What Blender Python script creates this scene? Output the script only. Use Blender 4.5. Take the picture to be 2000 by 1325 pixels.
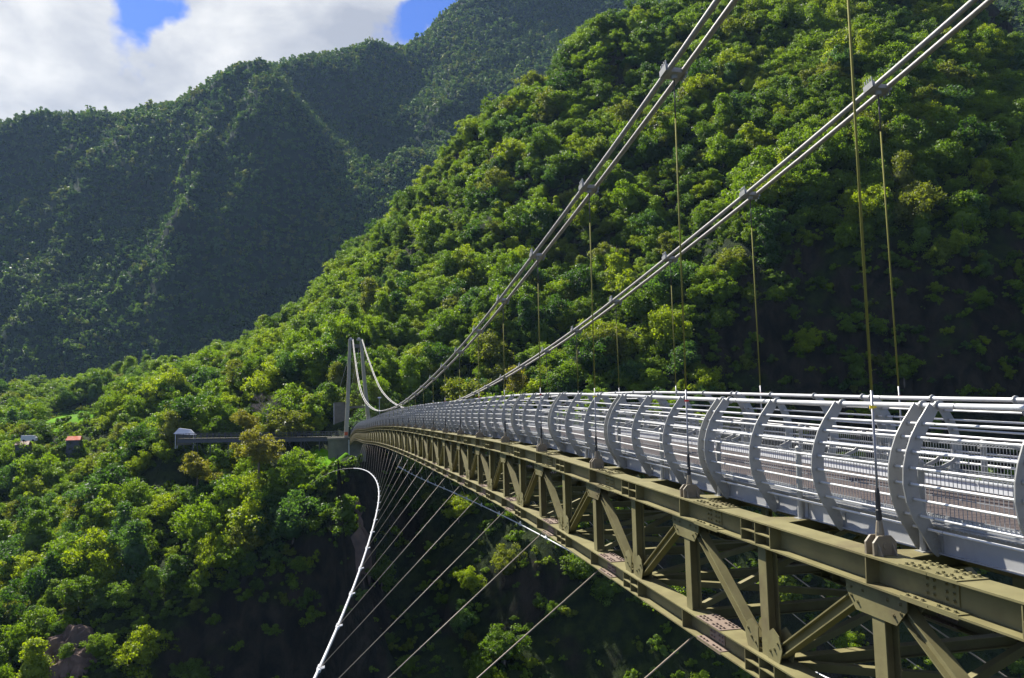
import bpy, math, random
import numpy as np
from mathutils import Vector, Matrix, Euler

random.seed(7); rng = np.random.default_rng(7)
for o in list(bpy.data.objects): bpy.data.objects.remove(o)
S = bpy.context.scene
C = S.collection
R = math.radians

# ------------------------------------------------------------------ camera (eye at the world origin, bridge runs along +Y)
F = 1574.73; YAW, PIT, ROL = 0.226446, 0.091875, -0.022525
fw = np.array([math.sin(YAW)*math.cos(PIT), math.cos(YAW)*math.cos(PIT), math.sin(PIT)])
r0 = np.array([math.cos(YAW), -math.sin(YAW), 0.0]); u0 = np.cross(r0, fw)
rt = math.cos(ROL)*r0 + math.sin(ROL)*u0; up = -math.sin(ROL)*r0 + math.cos(ROL)*u0
cd = bpy.data.cameras.new('camera'); cam = bpy.data.objects.new('camera', cd); C.objects.link(cam)
cd.sensor_width = 36; cd.lens = 36*F/2000; cd.clip_start = 0.1; cd.clip_end = 9000
cam.matrix_world = Matrix(((rt[0], up[0], -fw[0], 0), (rt[1], up[1], -fw[1], 0), (rt[2], up[2], -fw[2], 0), (0, 0, 0, 1)))
S.camera = cam
S.render.resolution_x, S.render.resolution_y = 1024, 678

# ------------------------------------------------------------------ sun, sky, exposure
SUN_AZ, SUN_EL = R(-27), R(47)            # from +Y towards -X, ahead of the camera
sd = np.array([math.sin(SUN_AZ)*math.cos(SUN_EL), math.cos(SUN_AZ)*math.cos(SUN_EL), math.sin(SUN_EL)])
sl = bpy.data.lights.new('sun', 'SUN'); sl.energy = 5.0; sl.angle = R(0.53); sl.color = (1.0, 0.95, 0.86)
so = bpy.data.objects.new('sun', sl); C.objects.link(so); so.location = (-50, 60, 120)
so.rotation_euler = Vector((-sd).tolist()).to_track_quat('-Z', 'Y').to_euler()
S.view_settings.view_transform = 'Standard'; S.view_settings.look = 'None'
S.view_settings.exposure = 1.2; S.view_settings.gamma = 1; S.view_settings.use_curve_mapping = False
S.render.engine = 'CYCLES'

w = bpy.data.worlds.new('World'); S.world = w; w.use_nodes = True
nt = w.node_tree; nt.nodes.clear()
def N(nt, t, **k):
    n = nt.nodes.new(t)
    for a, b in k.items(): setattr(n, a, b)
    return n
def L(nt, a, b): nt.links.new(a, b)
def ramp(nt, fac, stops, interp='LINEAR'):
    n = N(nt, 'ShaderNodeValToRGB'); n.color_ramp.interpolation = interp
    e = n.color_ramp.elements
    while len(e) < len(stops): e.new(0.5)
    for q, (p, c) in zip(e, stops): q.position = p; q.color = (*c, 1) if len(c) == 3 else c
    if fac is not None: L(nt, fac, n.inputs[0])
    return n.outputs[0]
def mathn(nt, op, a, b=None, clamp=False):
    n = N(nt, 'ShaderNodeMath', operation=op); n.use_clamp = clamp
    for i, x in enumerate((a, b)):
        if x is None: continue
        if isinstance(x, (int, float)): n.inputs[i].default_value = x
        else: L(nt, x, n.inputs[i])
    return n.outputs[0]
def mixc(nt, fac, a, b, blend='MIX'):
    n = N(nt, 'ShaderNodeMix', data_type='RGBA', blend_type=blend)
    for i, x in ((0, fac), (6, a), (7, b)):
        if isinstance(x, (int, float)): n.inputs[i].default_value = x
        elif isinstance(x, tuple): n.inputs[i].default_value = (*x, 1)
        else: L(nt, x, n.inputs[i])
    return n.outputs[2]
def noise(nt, vec, scale, detail=4, rough=0.5, dist=0):
    n = N(nt, 'ShaderNodeTexNoise'); n.inputs['Scale'].default_value = scale; n.inputs['Detail'].default_value = detail
    n.inputs['Roughness'].default_value = rough; n.inputs['Distortion'].default_value = dist
    if vec is not None: L(nt, vec, n.inputs['Vector'])
    return n.outputs['Fac']

def at(px, py, Y):                         # the world point at depth Y seen at a position measured in the 2000 x 1325 photograph
    d = fw + (px-1000)/F*rt - (py-662.5)/F*up
    return d*Y/d[1]
def proj(P):
    P = np.asarray(P, float); z = P@fw
    return 1000 + F*(P@rt)/z, 662.5 - F*(P@up)/z, z

sky = N(nt, 'ShaderNodeTexSky', sky_type='NISHITA'); sky.sun_disc = False
sky.sun_elevation = SUN_EL; sky.sun_rotation = SUN_AZ
sky.altitude = 400; sky.air_density = 1.0; sky.dust_density = 0.4; sky.ozone_density = 2.5
tc = N(nt, 'ShaderNodeTexCoord'); D = tc.outputs['Generated']
mp = N(nt, 'ShaderNodeMapping'); L(nt, D, mp.inputs[0]); mp.inputs['Scale'].default_value = (1, 1, 1.7)
mp.inputs['Location'].default_value = (0.35, 0.1, 0.2)
n1 = noise(nt, mp.outputs[0], 3.0, 7, 0.56, 0.25)
n2 = noise(nt, mp.outputs[0], 7.0, 6, 0.5, 0.2)
wn = N(nt, 'ShaderNodeTexNoise'); wn.inputs['Scale'].default_value = 9; wn.inputs['Detail'].default_value = 5; L(nt, D, wn.inputs['Vector'])
wv_ = N(nt, 'ShaderNodeVectorMath', operation='MULTIPLY_ADD'); L(nt, wn.outputs['Color'], wv_.inputs[0]); wv_.inputs[1].default_value = (.17,)*3
w2_ = N(nt, 'ShaderNodeVectorMath', operation='SUBTRACT'); L(nt, D, w2_.inputs[0]); w2_.inputs[1].default_value = (.085,)*3; L(nt, w2_.outputs[0], wv_.inputs[2])
DW = wv_.outputs[0]
def hole(px, py, rad, amt):                # gaps of blue between the clouds, by direction in the sky
    d = at(px, py, 100); d = d/np.linalg.norm(d)
    dp = N(nt, 'ShaderNodeVectorMath', operation='DISTANCE'); L(nt, DW, dp.inputs[0]); dp.inputs[1].default_value = d.tolist()
    m = N(nt, 'ShaderNodeMapRange', interpolation_type='SMOOTHSTEP'); L(nt, dp.outputs['Value'], m.inputs[0])
    m.inputs[1].default_value = 0; m.inputs[2].default_value = rad; m.inputs[3].default_value = amt; m.inputs[4].default_value = 0
    return m.outputs[0]
cov = mathn(nt, 'ADD', n1, -0.12)
for h in ((310, 30, 0.065, 0.50), (285, -25, 0.07, 0.5), (235, 80, 0.06, 0.38), (345, 75, 0.05, 0.42), (850, 40, 0.095, 0.62), (800, 75, 0.045, 0.4), (880, -20, 0.09, 0.6), (445, 10, 0.03, 0.3)):
    cov = mathn(nt, 'SUBTRACT', cov, hole(*h))
cov = mathn(nt, 'ADD', cov, hole(450, 60, 0.50, 0.50)); cov = mathn(nt, 'ADD', cov, hole(100, 120, 0.25, 0.12)); cov = mathn(nt, 'ADD', cov, hole(560, 60, 0.14, 0.10))
cov = mathn(nt, 'ADD', cov, mathn(nt, 'MULTIPLY', mathn(nt, 'SUBTRACT', n2, 0.5), 0.55))
n3 = noise(nt, mp.outputs[0], 22.0, 5, 0.6, 0.3); cov = mathn(nt, 'ADD', cov, mathn(nt, 'MULTIPLY', mathn(nt, 'SUBTRACT', n3, 0.5), 0.42))
cl = ramp(nt, cov, [(0.28, (0, 0, 0)), (0.40, (0.25,)*3), (0.50, (0.7,)*3), (0.60, (1, 1, 1))])
shade = ramp(nt, mathn(nt, 'ADD', mathn(nt, 'MULTIPLY', n2, 0.6), mathn(nt, 'MULTIPLY', n1, 0.4)),
             [(0.40, (4.2, 4.5, 5.2)), (0.48, (6.0, 6.2, 6.6)), (0.56, (8.3, 8.3, 8.3))])
blue = mixc(nt, 1.0, sky.outputs[0], (0.48, 0.70, 1.3), 'MULTIPLY')
bg = N(nt, 'ShaderNodeBackground'); bg.inputs['Strength'].default_value = 0.05
L(nt, mixc(nt, cl, blue, shade), bg.inputs[0])
L(nt, bg.outputs[0], N(nt, 'ShaderNodeOutputWorld').inputs[0])

# ------------------------------------------------------------------ materials
def mat(name, col, rough=0.6, metal=0.0, var=0.12, scale=6.0, spec=0.4, bump=0.0, dirt=None):
    m = bpy.data.materials.new(name); m.use_nodes = True; t = m.node_tree; b = t.nodes['Principled BSDF']
    geo = N(t, 'ShaderNodeNewGeometry'); P = geo.outputs['Position']
    f = noise(t, P, scale, 6, 0.6)
    lo = tuple(c*(1-var) for c in col); hi = tuple(min(1, c*(1+var)) for c in col)
    c = ramp(t, f, [(0.3, lo), (0.7, hi)])
    if dirt:
        d = noise(t, P, scale*0.35, 8, 0.7)
        c = mixc(t, ramp(t, d, [(0.52, (0, 0, 0)), (0.72, (0.8,)*3)]), c, dirt)
    L(t, c, b.inputs['Base Color'])
    b.inputs['Metallic'].default_value = metal; b.inputs['Specular IOR Level'].default_value = spec
    L(t, ramp(t, f, [(0.3, (rough*0.85,)*3), (0.7, (min(1, rough*1.15),)*3)]), b.inputs['Roughness'])
    if bump:
        bp = N(t, 'ShaderNodeBump'); bp.inputs['Strength'].default_value = bump; bp.inputs['Distance'].default_value = 0.02
        L(t, noise(t, P, scale*8, 3), bp.inputs['Height']); L(t, bp.outputs[0], b.inputs['Normal'])
    return m
M = dict(
    rail=mat('pale_painted_steel', (0.58, 0.58, 0.57), 0.33, 0.1, 0.08, 5, 0.5, dirt=(0.44, 0.42, 0.38)),
    rib=mat('grey_painted_steel', (0.31, 0.31, 0.29), 0.5, 0.1, 0.08, 4, 0.4, dirt=(0.20, 0.20, 0.18)),
    fascia=mat('light_grey_steel', (0.36, 0.36, 0.35), 0.45, 0.1, 0.08, 3, 0.4, dirt=(0.25, 0.25, 0.25)),
    wire=mat('galvanised_wire', (0.32, 0.33, 0.34), 0.45, 0.3, 0.08, 8),
    truss=mat('olive_painted_steel', (0.178, 0.160, 0.072), 0.6, 0.0, 0.16, 2.5, 0.25, 0.05, dirt=(0.105, 0.078, 0.045)),
    plate=mat('pinkish_brown_primer', (0.215, 0.16, 0.125), 0.6, 0.0, 0.1, 5, 0.35, dirt=(0.27, 0.22, 0.15)),
    clevis=mat('buff_painted_steel', (0.20, 0.17, 0.12), 0.55, 0.0, 0.12, 9, 0.35, dirt=(0.24, 0.18, 0.12)),
    cable=mat('galvanised_cable', (0.34, 0.325, 0.30), 0.55, 0.1, 0.16, 14, 0.4, 0.3, dirt=(0.30, 0.29, 0.28)),
    hang=mat('yellow_green_sheath', (0.20, 0.19, 0.045), 0.8, 0.0, 0.08, 5, 0.15),
    steelrod=mat('grey_rod', (0.26, 0.26, 0.27), 0.4, 0.3, 0.1, 8),
    darkrod=mat('dark_bronze_rod', (0.10, 0.09, 0.07), 0.5, 0.1, 0.1), black=mat('black_rubber', (0.03, 0.03, 0.03), 0.5, 0.0, 0.1),
    yellow=mat('yellow_tape', (0.75, 0.55, 0.02), 0.5), red=mat('red_tape', (0.6, 0.03, 0.02), 0.5),
    deck=mat('weathered_brown_board', (0.065, 0.05, 0.045), 0.75, 0, 0.25, 9, 0.3, 0.15, dirt=(0.05, 0.04, 0.038)),
    white=mat('white_painted_steel', (0.60, 0.61, 0.61), 0.5, 0, 0.05),
    windc=mat('white_cable_sheath', (0.52, 0.53, 0.54), 0.45, 0.1, 0.06, 12),
    tie=mat('pale_wire_rope', (0.36, 0.30, 0.23), 0.5, 0.1, 0.08, 4),
    conc=mat('weathered_concrete', (0.15, 0.14, 0.11), 0.85, 0, 0.2, 0.8, 0.25, 0.2, dirt=(0.09, 0.085, 0.07)), rock=mat('pinkish_rock', (0.13, 0.088, 0.065), 0.9, 0, 0.5, 0.35, 0.2, 0.6, dirt=(0.07, 0.06, 0.055)),
    darksteel=mat('dark_painted_steel', (0.06, 0.065, 0.075), 0.5, 0, 0.2, 2),
    orange=mat('orange_roof_tin', (0.45, 0.09, 0.03), 0.8, 0, 0.1, 0.8),
    rust=mat('rusty_roof_tin', (0.20, 0.10, 0.06), 0.7, 0, 0.2, 0.8),
    bark=mat('grey_bark', (0.16, 0.13, 0.10), 0.9, 0, 0.25, 3),
    deadbark=mat('bleached_bark', (0.27, 0.23, 0.21), 0.9, 0, 0.2, 3),
)
TONES = {'bright yellow green': (0.171, 0.221, 0.011), 'fresh green': (0.114, 0.181, 0.012), 'mid green': (0.079, 0.136, 0.014),
         'deep green': (0.036, 0.082, 0.013), 'olive green': (0.114, 0.136, 0.022), 'bluish green': (0.056, 0.114, 0.036),
         'ochre tinged': (0.15, 0.146, 0.024)}
def leafmat(name, col=None, far=False):
    m = bpy.data.materials.new(name); m.use_nodes = True; t = m.node_tree; t.nodes.remove(t.nodes['Principled BSDF'])
    out = t.nodes['Material Output']; geo = N(t, 'ShaderNodeNewGeometry'); P = geo.outputs['Position']
    oi = N(t, 'ShaderNodeObjectInfo')
    if col is None:
        ks = [TONES[k] for k in ('deep green', 'mid green', 'fresh green', 'bluish green', 'mid green', 'olive green', 'fresh green', 'deep green', 'bright yellow green')]
        if far: ks = [tuple(v*1.05 for v in TONES[k]) for k in ('deep green', 'mid green', 'bluish green', 'bluish green', 'mid green', 'deep green', 'mid green', 'deep green', 'olive green')]
        base = ramp(t, oi.outputs['Random'], [((i+0.0)/9, k) for i, k in enumerate(ks)], 'CONSTANT')
        big = noise(t, P, 0.02 if not far else 0.006, 3)
        base = mixc(t, ramp(t, big, [(0.4, (0, 0, 0)), (0.62, (0.55,)*3)]), base, (0.142, 0.208, 0.012) if not far else (0.05, 0.09, 0.02))
    else:
        base = mixc(t, 0.0, col, col)
    v = noise(t, P, 1.3 if not far else 0.25, 3)
    c = mixc(t, 1.0, base, ramp(t, v, [(0.3, (0.72, 0.75, 0.8)), (0.7, (1.3, 1.25, 1.1))]), 'MULTIPLY')
    d = N(t, 'ShaderNodeBsdfPrincipled'); L(t, c, d.inputs['Base Color']); d.inputs['Roughness'].default_value = 0.55
    d.inputs['Specular IOR Level'].default_value = 0.3
    tr = N(t, 'ShaderNodeBsdfTranslucent'); L(t, mixc(t, 1.0, c, (2.35, 2.4, 0.6), 'MULTIPLY'), tr.inputs[0])
    mx = N(t, 'ShaderNodeMixShader'); mx.inputs[0].default_value = 0.42 if not far else 0.35
    L(t, d.outputs[0], mx.inputs[1]); L(t, tr.outputs[0], mx.inputs[2]); L(t, mx.outputs[0], out.inputs['Surface'])
    return m
LEAF = {k: leafmat('leaves_' + k.replace(' ', '_'), v) for k, v in TONES.items()}
leaf_mix = leafmat('forest_leaves'); leaf_far = leafmat('distant_forest_leaves', None, True)

def groundmat(name, veg1, veg2, rock1, rock2, lo, hi, sc, streak=True):
    m = bpy.data.materials.new(name); m.use_nodes = True; t = m.node_tree; b = t.nodes['Principled BSDF']
    geo = N(t, 'ShaderNodeNewGeometry'); P = geo.outputs['Position']
    sep = N(t, 'ShaderNodeSeparateXYZ'); L(t, geo.outputs['Normal'], sep.inputs[0])
    veg = mixc(t, ramp(t, noise(t, P, sc*4, 8, 0.65), [(0.4, (0, 0, 0)), (0.62, (1, 1, 1))]), veg1, veg2)
    mp = N(t, 'ShaderNodeMapping'); L(t, P, mp.inputs[0]); mp.inputs['Scale'].default_value = (1, 1, 0.5)
    rock = mixc(t, ramp(t, noise(t, mp.outputs[0], sc*3, 10, 0.7, 0.6), [(0.38, (0, 0, 0)), (0.62, (1, 1, 1))]), rock1, rock2)
    f = mathn(t, 'ADD', sep.outputs[2], mathn(t, 'MULTIPLY', mathn(t, 'SUBTRACT', noise(t, P, sc*2, 5), 0.5), 0.5))
    L(t, mixc(t, ramp(t, f, [(lo, (0, 0, 0)), (hi, (1, 1, 1))]), rock, veg), b.inputs['Base Color'])
    b.inputs['Roughness'].default_value = 0.95; b.inputs['Specular IOR Level'].default_value = 0.1
    bp = N(t, 'ShaderNodeBump'); bp.inputs['Strength'].default_value = 0.9; bp.inputs['Distance'].default_value = 0.35/sc*0.3
    L(t, noise(t, mp.outputs[0], sc*6, 10, 0.7, 0.4), bp.inputs['Height']); L(t, bp.outputs[0], b.inputs['Normal'])
    return m
M['hill'] = groundmat('hillside_soil_and_rock', (0.010, 0.018, 0.006), (0.030, 0.045, 0.010), (0.008, 0.009, 0.006), (0.042, 0.036, 0.023), 0.42, 0.58, 0.1)
M['mount'] = groundmat('mountain_scrub', (0.010, 0.024, 0.010), (0.022, 0.042, 0.014), (0.016, 0.022, 0.012), (0.036, 0.040, 0.026), 0.26, 0.38, 0.02)
M['grass'] = mat('short_bright_grass', (0.095, 0.225, 0.004), 0.9, 0, 0.35, 0.25, 0.03, 0.5, dirt=(0.06, 0.15, 0.006))

# ------------------------------------------------------------------ mesh helpers
def mesh_from(name, v, f, mats=(), mi=None, smooth=False):
    me = bpy.data.meshes.new(name); me.from_pydata([tuple(map(float, p)) for p in v], [], f)
    for m in mats: me.materials.append(m)
    if mi: me.polygons.foreach_set('material_index', mi)
    if smooth: me.polygons.foreach_set('use_smooth', [len(q) == 4 for q in f])
    me.update(); return me
class MB:
    def __init__(s): s.v, s.f, s.m = [], [], []
    def add(s, v, f, m=0):
        n = len(s.v); s.v += [tuple(map(float, p)) for p in v]; s.f += [tuple(i+n for i in q) for q in f]; s.m += [m]*len(f); return s
    def box(s, c, d, m=0, rot=None):
        v = [Vector((sx*d[0]/2, sy*d[1]/2, sz*d[2]/2)) for sx in (-1, 1) for sy in (-1, 1) for sz in (-1, 1)]
        if rot is not None: v = [rot @ p for p in v]
        v = [p+Vector(c) for p in v]
        return s.add(v, [(0, 1, 3, 2), (4, 6, 7, 5), (0, 4, 5, 1), (2, 3, 7, 6), (0, 2, 6, 4), (1, 5, 7, 3)], m)
    def bar(s, p, q, w, h, m=0, side=(1, 0, 0), caps=True):
        p, q = Vector(p), Vector(q); d = (q-p).normalized(); a = Vector(side); a = (a-d*a.dot(d))
        if a.length < 1e-4: a = d.orthogonal()
        a.normalize(); b = d.cross(a)
        v = [e+a*x*w/2+b*y*h/2 for e in (p, q) for x, y in ((-1, -1), (1, -1), (1, 1), (-1, 1))]
        f = [(0, 1, 5, 4), (1, 2, 6, 5), (2, 3, 7, 6), (3, 0, 4, 7)]
        if caps: f += [(3, 2, 1, 0), (4, 5, 6, 7)]
        return s.add(v, f, m)
    def tube(s, pts, r, n=8, m=0, caps=True):
        pts = [Vector(map(float, p)) for p in pts]; rs = r if isinstance(r, (list, tuple)) else [r]*len(pts)
        base = len(s.v); v = []; f = []
        ref = None
        for i, p in enumerate(pts):
            d = (pts[min(i+1, len(pts)-1)]-pts[max(i-1, 0)]).normalized()
            if ref is None: ref = d.orthogonal().normalized()
            ref = (ref-d*ref.dot(d)).normalized(); b = d.cross(ref)
            v += [p+(ref*math.cos(2*math.pi*k/n)+b*math.sin(2*math.pi*k/n))*rs[i] for k in range(n)]
        for i in range(len(pts)-1):
            for k in range(n): f.append((i*n+k, i*n+(k+1) % n, (i+1)*n+(k+1) % n, (i+1)*n+k))
        if caps: f += [tuple(range(n))[::-1], tuple((len(pts)-1)*n+k for k in range(n))]
        return s.add(v, f, m)
    def plate(s, poly, axis, c, t, m=0):       # polygon extruded: axis 'y' -> poly in (x,z); axis 'x' -> poly in (y,z); 'z' -> (x,y)
        n = len(poly); v = []
        for e in (c-t/2, c+t/2):
            for a, b in poly: v.append({'y': (a, e, b), 'x': (e, a, b), 'z': (a, b, e)}[axis])
        f = [tuple(range(n)), tuple(range(2*n-1, n-1, -1))]+[(i, n+i, n+(i+1) % n, (i+1) % n) for i in range(n)]
        return s.add(v, f, m)
    def mesh(s, name, *mats, smooth=False): return mesh_from(name, s.v, s.f, mats, s.m, smooth)
def link(name, data, parent=None, loc=(0, 0, 0), rot=(0, 0, 0)):
    o = bpy.data.objects.new(name, data); o.location = loc; o.rotation_euler = rot
    if parent: o.parent = parent
    C.objects.link(o); return o
def thing(name, label, cat, loc=(0, 0, 0), data=None, group=None, rot=(0, 0, 0)):
    o = link(name, data, None, loc, rot); o['label'] = label; o['category'] = cat
    if group: o['group'] = group
    return o

# lattice noise
def vnoise(P, seed=0):
    P = np.asarray(P, float); i = np.floor(P).astype(np.int64); f = P-i; f = f*f*(3-2*f); out = 0
    for c in range(8):
        b = np.array([(c >> k) & 1 for k in range(3)]); q = i+b
        h = (q[..., 0]*73856093) ^ (q[..., 1]*19349663) ^ (q[..., 2]*83492791) ^ (seed*2654435761)
        h = (h ^ (h >> 13))*1274126177 & 0x7fffffff; h = (h ^ (h >> 16)) & 0xffff
        wgt = np.prod(np.where(b, f, 1-f), axis=-1); out = out+wgt*(h/65535.0)
    return out*2-1
def fbm(P, oct=4, seed=0, gain=0.5):
    s = 0; a = 1; P = np.asarray(P, float)
    for k in range(oct): s = s+a*vnoise(P*2**k+k*17.3, seed+k); a *= gain
    return s
# thin-plate surface through surveyed points
class TPS:
    def __init__(s, pts, smooth=2.0):
        s.c = np.array([p[:2] for p in pts]); z = np.array([p[2] for p in pts]); n = len(z)
        K = s.k(s.c); P = np.c_[np.ones(n), s.c]
        A = np.zeros((n+3, n+3)); A[:n, :n] = K+np.eye(n)*smooth; A[:n, n:] = P; A[n:, :n] = P.T
        s.w = np.linalg.solve(A, np.r_[z, 0, 0, 0])
    def k(s, X):
        return np.hypot(X[:, 0:1]-s.c[:, 0][None], X[:, 1:2]-s.c[:, 1][None])              # |r| kernel: stiff, no overshoot
    def __call__(s, X, Y):
        sh = np.shape(X); Q = np.c_[np.ravel(X), np.ravel(Y)]
        return (s.k(Q)@s.w[:-3]+np.c_[np.ones(len(Q)), Q]@s.w[-3:]).reshape(sh)

# ------------------------------------------------------------------ bridge levels
X0, WD, Y0, ST = 4.9485, 3.4871, 6.606, 4.0
XR = X0+WD; XM = (X0+XR)/2; YT = 184.7; NS = 45
def herm(xs, ys, t):
    xs = np.array(xs, float); ys = np.array(ys, float); m = np.gradient(ys, xs)
    i = int(min(max(np.searchsorted(xs, t)-1, 0), len(xs)-2)); h = xs[i+1]-xs[i]; s = (t-xs[i])/h
    return float((2*s**3-3*s*s+1)*ys[i]+(s**3-2*s*s+s)*h*m[i]+(-2*s**3+3*s*s)*ys[i+1]+(s**3-s*s)*h*m[i+1])
DK = [-10, 8, 20, 35, 55, 80, 110, 150, 195]; DZ = [-1.788, -1.318, -0.873, -0.758, -0.743, -1.021, -1.698, -2.465, -5.115]
def zd(Y): return herm(DK, DZ, Y)
def slope(Y): return math.atan((zd(Y+.5)-zd(Y-.5)))
CK = [-14, 2.6, 10.6, 18.6, 26.6, 35, 45, 56, 68, 82, 96, 114, 130, 143, 155, 168, 184.7]
CZ = [9.4, 6.35, 4.92, 3.78, 2.80, 2.03, 1.32, 0.78, 0.52, 0.56, 1.10, 2.42, 4.4, 6.9, 9.7, 12.9, 17.5]
def zc(Y): return herm(CK, CZ, Y)
def xcab(Y, s):                              # the cable planes lean in slightly, more towards the narrow tower top
    h = zc(Y)-zd(Y); k = 0.0042*h
    if Y > 100: k = 0.045+(0.68)*((Y-100)/84.7)**1.6
    return X0+k if s < 0 else XR-k

# ------------------------------------------------------------------ terrain: far bank of the gorge
def P_(l): return [at(*q) for q in l]
hill_pts = P_([
    # ridge line against the mountain
    (-500, 830, 520), (-250, 812, 520), (0, 806, 520), (60, 792, 510), (130, 772, 500), (250, 752, 480), (340, 722, 450), (480, 700, 420), (560, 678, 400), (600, 640, 390),
    (660, 556, 380), (710, 500, 370), (780, 430, 355), (840, 380, 340), (900, 302, 330), (935, 240, 322), (1000, 186, 310),
    (1100, 138, 300), (1190, 100, 300), (1290, 56, 300), (1500, -50, 300), (1800, -160, 300), (1920, 0, 262), (1975, 120, 238), (2060, 190, 225), (2200, 260, 215),
    # upper slopes
    (1200, 200, 272), (1400, 90, 270), (1600, 30, 255), (1800, 60, 235), (1000, 300, 282), (1100, 260, 262), (900, 420, 285), (1000, 450, 252), (1300, 300, 236), (1500, 200, 225), (1700, 150, 215), (1900, 200, 200),
    (1300, 450, 212), (1100, 520, 226), (900, 560, 246), (800, 560, 285), (720, 600, 300), (800, 700, 220), (700, 700, 235), (640, 740, 245), (560, 760, 262), (1000, 650, 208), (1150, 650, 200), (1300, 620, 190), (1500, 380, 184),
    (1700, 320, 181), (1900, 340, 168), (1500, 600, 168), (1700, 550, 162), (1850, 560, 152), (1980, 600, 147), (2200, 620, 128),
    (1700, 740, 154), (1950, 740, 144), (1500, 750, 163), (1300, 750, 175), (1150, 760, 186), (1000, 780, 195), (850, 780, 203), (760, 780, 200),
    # shoulder the tower stands on, and the left bank
    (720, 850, 192), (690, 868, 186), (660, 878, 187), (600, 885, 190), (500, 870, 205), (400, 870, 210), (350, 862, 214), (300, 835, 262), (200, 850, 265), (200, 800, 400), (80, 845, 360), (60, 830, 420), (0, 880, 290), (300, 790, 330), (420, 770, 320), (400, 830, 260), (-300, 880, 300),
    (640, 915, 178), (690, 905, 176), (560, 930, 182), (0, 950, 250), (200, 950, 232), (400, 940, 205), (100, 1080, 196), (300, 1080, 178), (450, 1020, 176), (560, 1000, 172), (640, 985, 166), (668, 950, 168), (676, 1010, 162), (655, 1060, 158),
    (-200, 1050, 230), (-200, 1300, 170), (60, 1230, 164), (200, 1180, 163), (330, 1170, 161), (460, 1120, 162), (160, 1330, 148), (60, 1400, 146), (350, 1330, 155), (500, 1250, 158), (600, 1180, 159), (640, 1330, 157), (500, 1400, 155), (560, 1120, 162),
    # the cove and the wall below the deck
    (760, 930, 190), (720, 1000, 184), (860, 960, 184), (1000, 960, 176), (740, 1120, 176), (900, 1120, 166), (1050, 1120, 158), (720, 1300, 166), (900, 1300, 156), (1100, 1300, 146), (1300, 1300, 138), (1500, 1300, 130), (1800, 1300, 122), (2100, 1300, 116),
    (1200, 1000, 160), (1400, 950, 152), (1600, 900, 153), (1800, 900, 145), (2000, 900, 138), (2200, 900, 124), (1600, 1100, 136), (1900, 1100, 132)])
for X, Y, Z in ((-300, 640, -60), (-100, 600, -40), (0, 560, 10), (60, 500, 30), (120, 460, 60), (220, 440, 120), (-500, 420, -20), (-420, 250, -60), (350, 330, 90), (260, 240, 60), (200, 150, -10), (-100, 100, -95), (0, 100, -110), (100, 90, -100), (0, 125, -85), (-250, 130, -90), (220, 60, -90), (60, 108, -95)):
    hill_pts.append(np.array([X, Y, Z]))
hill_f = TPS(hill_pts, 1.0)
def hill_z(X, Y):
    X = np.asarray(X, float); Y = np.asarray(Y, float)
    z = hill_f(X, Y)
    P = np.stack([X/38, Y/38, X*0], -1)
    a = np.clip((Y-100)/80, 0, 1)*np.clip(np.hypot(X-3, Y-188)/45, 0.08, 1)
    return z+a*(4.5*fbm(P, 4, 3)+8.0*(np.abs(fbm(np.stack([X/60, Y/60, X*0], -1), 2, 9))-0.5))
GS = 2.0
gx = np.arange(-420, 300, GS); gy = np.arange(92, 640, GS)
GX, GY = np.meshgrid(gx, gy); HZ = hill_z(GX, GY)
def grid_mesh(name, GX, GY, HZ, m, rockamp, sc):
    n, k = GX.shape; V = np.stack([GX, GY, HZ], -1)
    nz = np.stack([-np.gradient(HZ, axis=1)/(GX[0, 1]-GX[0, 0]), -np.gradient(HZ, axis=0)/(GY[1, 0]-GY[0, 0]), np.ones_like(HZ)], -1)
    nz /= np.linalg.norm(nz, axis=-1, keepdims=True)
    st = np.clip((0.75-nz[..., 2])*3, 0, 1)[..., None]
    V0 = V; V = V+nz*st*(rockamp*fbm(V/sc*np.array([1, 1, 0.6]), 4, 21, 0.6)+rockamp*0.55*(0.5-np.abs(fbm(V/sc*2.2*np.array([1, 1, 0.45]), 3, 27, 0.6))))[..., None]
    idx = np.arange(n*k).reshape(n, k)
    f = np.stack([idx[:-1, :-1], idx[:-1, 1:], idx[1:, 1:], idx[1:, :-1]], -1).reshape(-1, 4)
    me = bpy.data.meshes.new(name); me.vertices.add(n*k); me.vertices.foreach_set('co', V.reshape(-1))
    me.loops.add(f.size); me.loops.foreach_set('vertex_index', f.reshape(-1).astype(np.int32))
    me.polygons.add(len(f)); me.polygons.foreach_set('loop_start', np.arange(0, f.size, 4, dtype=np.int32)); me.polygons.foreach_set('loop_total', np.full(len(f), 4, dtype=np.int32))
    me.polygons.foreach_set('use_smooth', np.ones(len(f), bool)); me.update(calc_edges=True); me.materials.append(m)
    return me, nz, V-V0
hm, HN, HD = grid_mesh('hillside', GX, GY, HZ, M['hill'], 2.6, 11)
h_ = link('hillside', hm); h_['kind'] = 'structure'
def hz_fast(x, y):                         # bilinear look-up on the grid
    fx = np.clip((np.asarray(x)-gx[0])/GS, 0, len(gx)-1.001); fy = np.clip((np.asarray(y)-gy[0])/GS, 0, len(gy)-1.001)
    i = fx.astype(int); j = fy.astype(int); a = fx-i; b = fy-j
    return HZ[j, i]*(1-a)*(1-b)+HZ[j, i+1]*a*(1-b)+HZ[j+1, i]*(1-a)*b+HZ[j+1, i+1]*a*b
def dis_fast(x, y):
    i = np.clip(((np.asarray(x)-gx[0])/GS+0.5).astype(int), 0, len(gx)-1); j = np.clip(((np.asarray(y)-gy[0])/GS+0.5).astype(int), 0, len(gy)-1)
    return HD[j, i]
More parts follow.
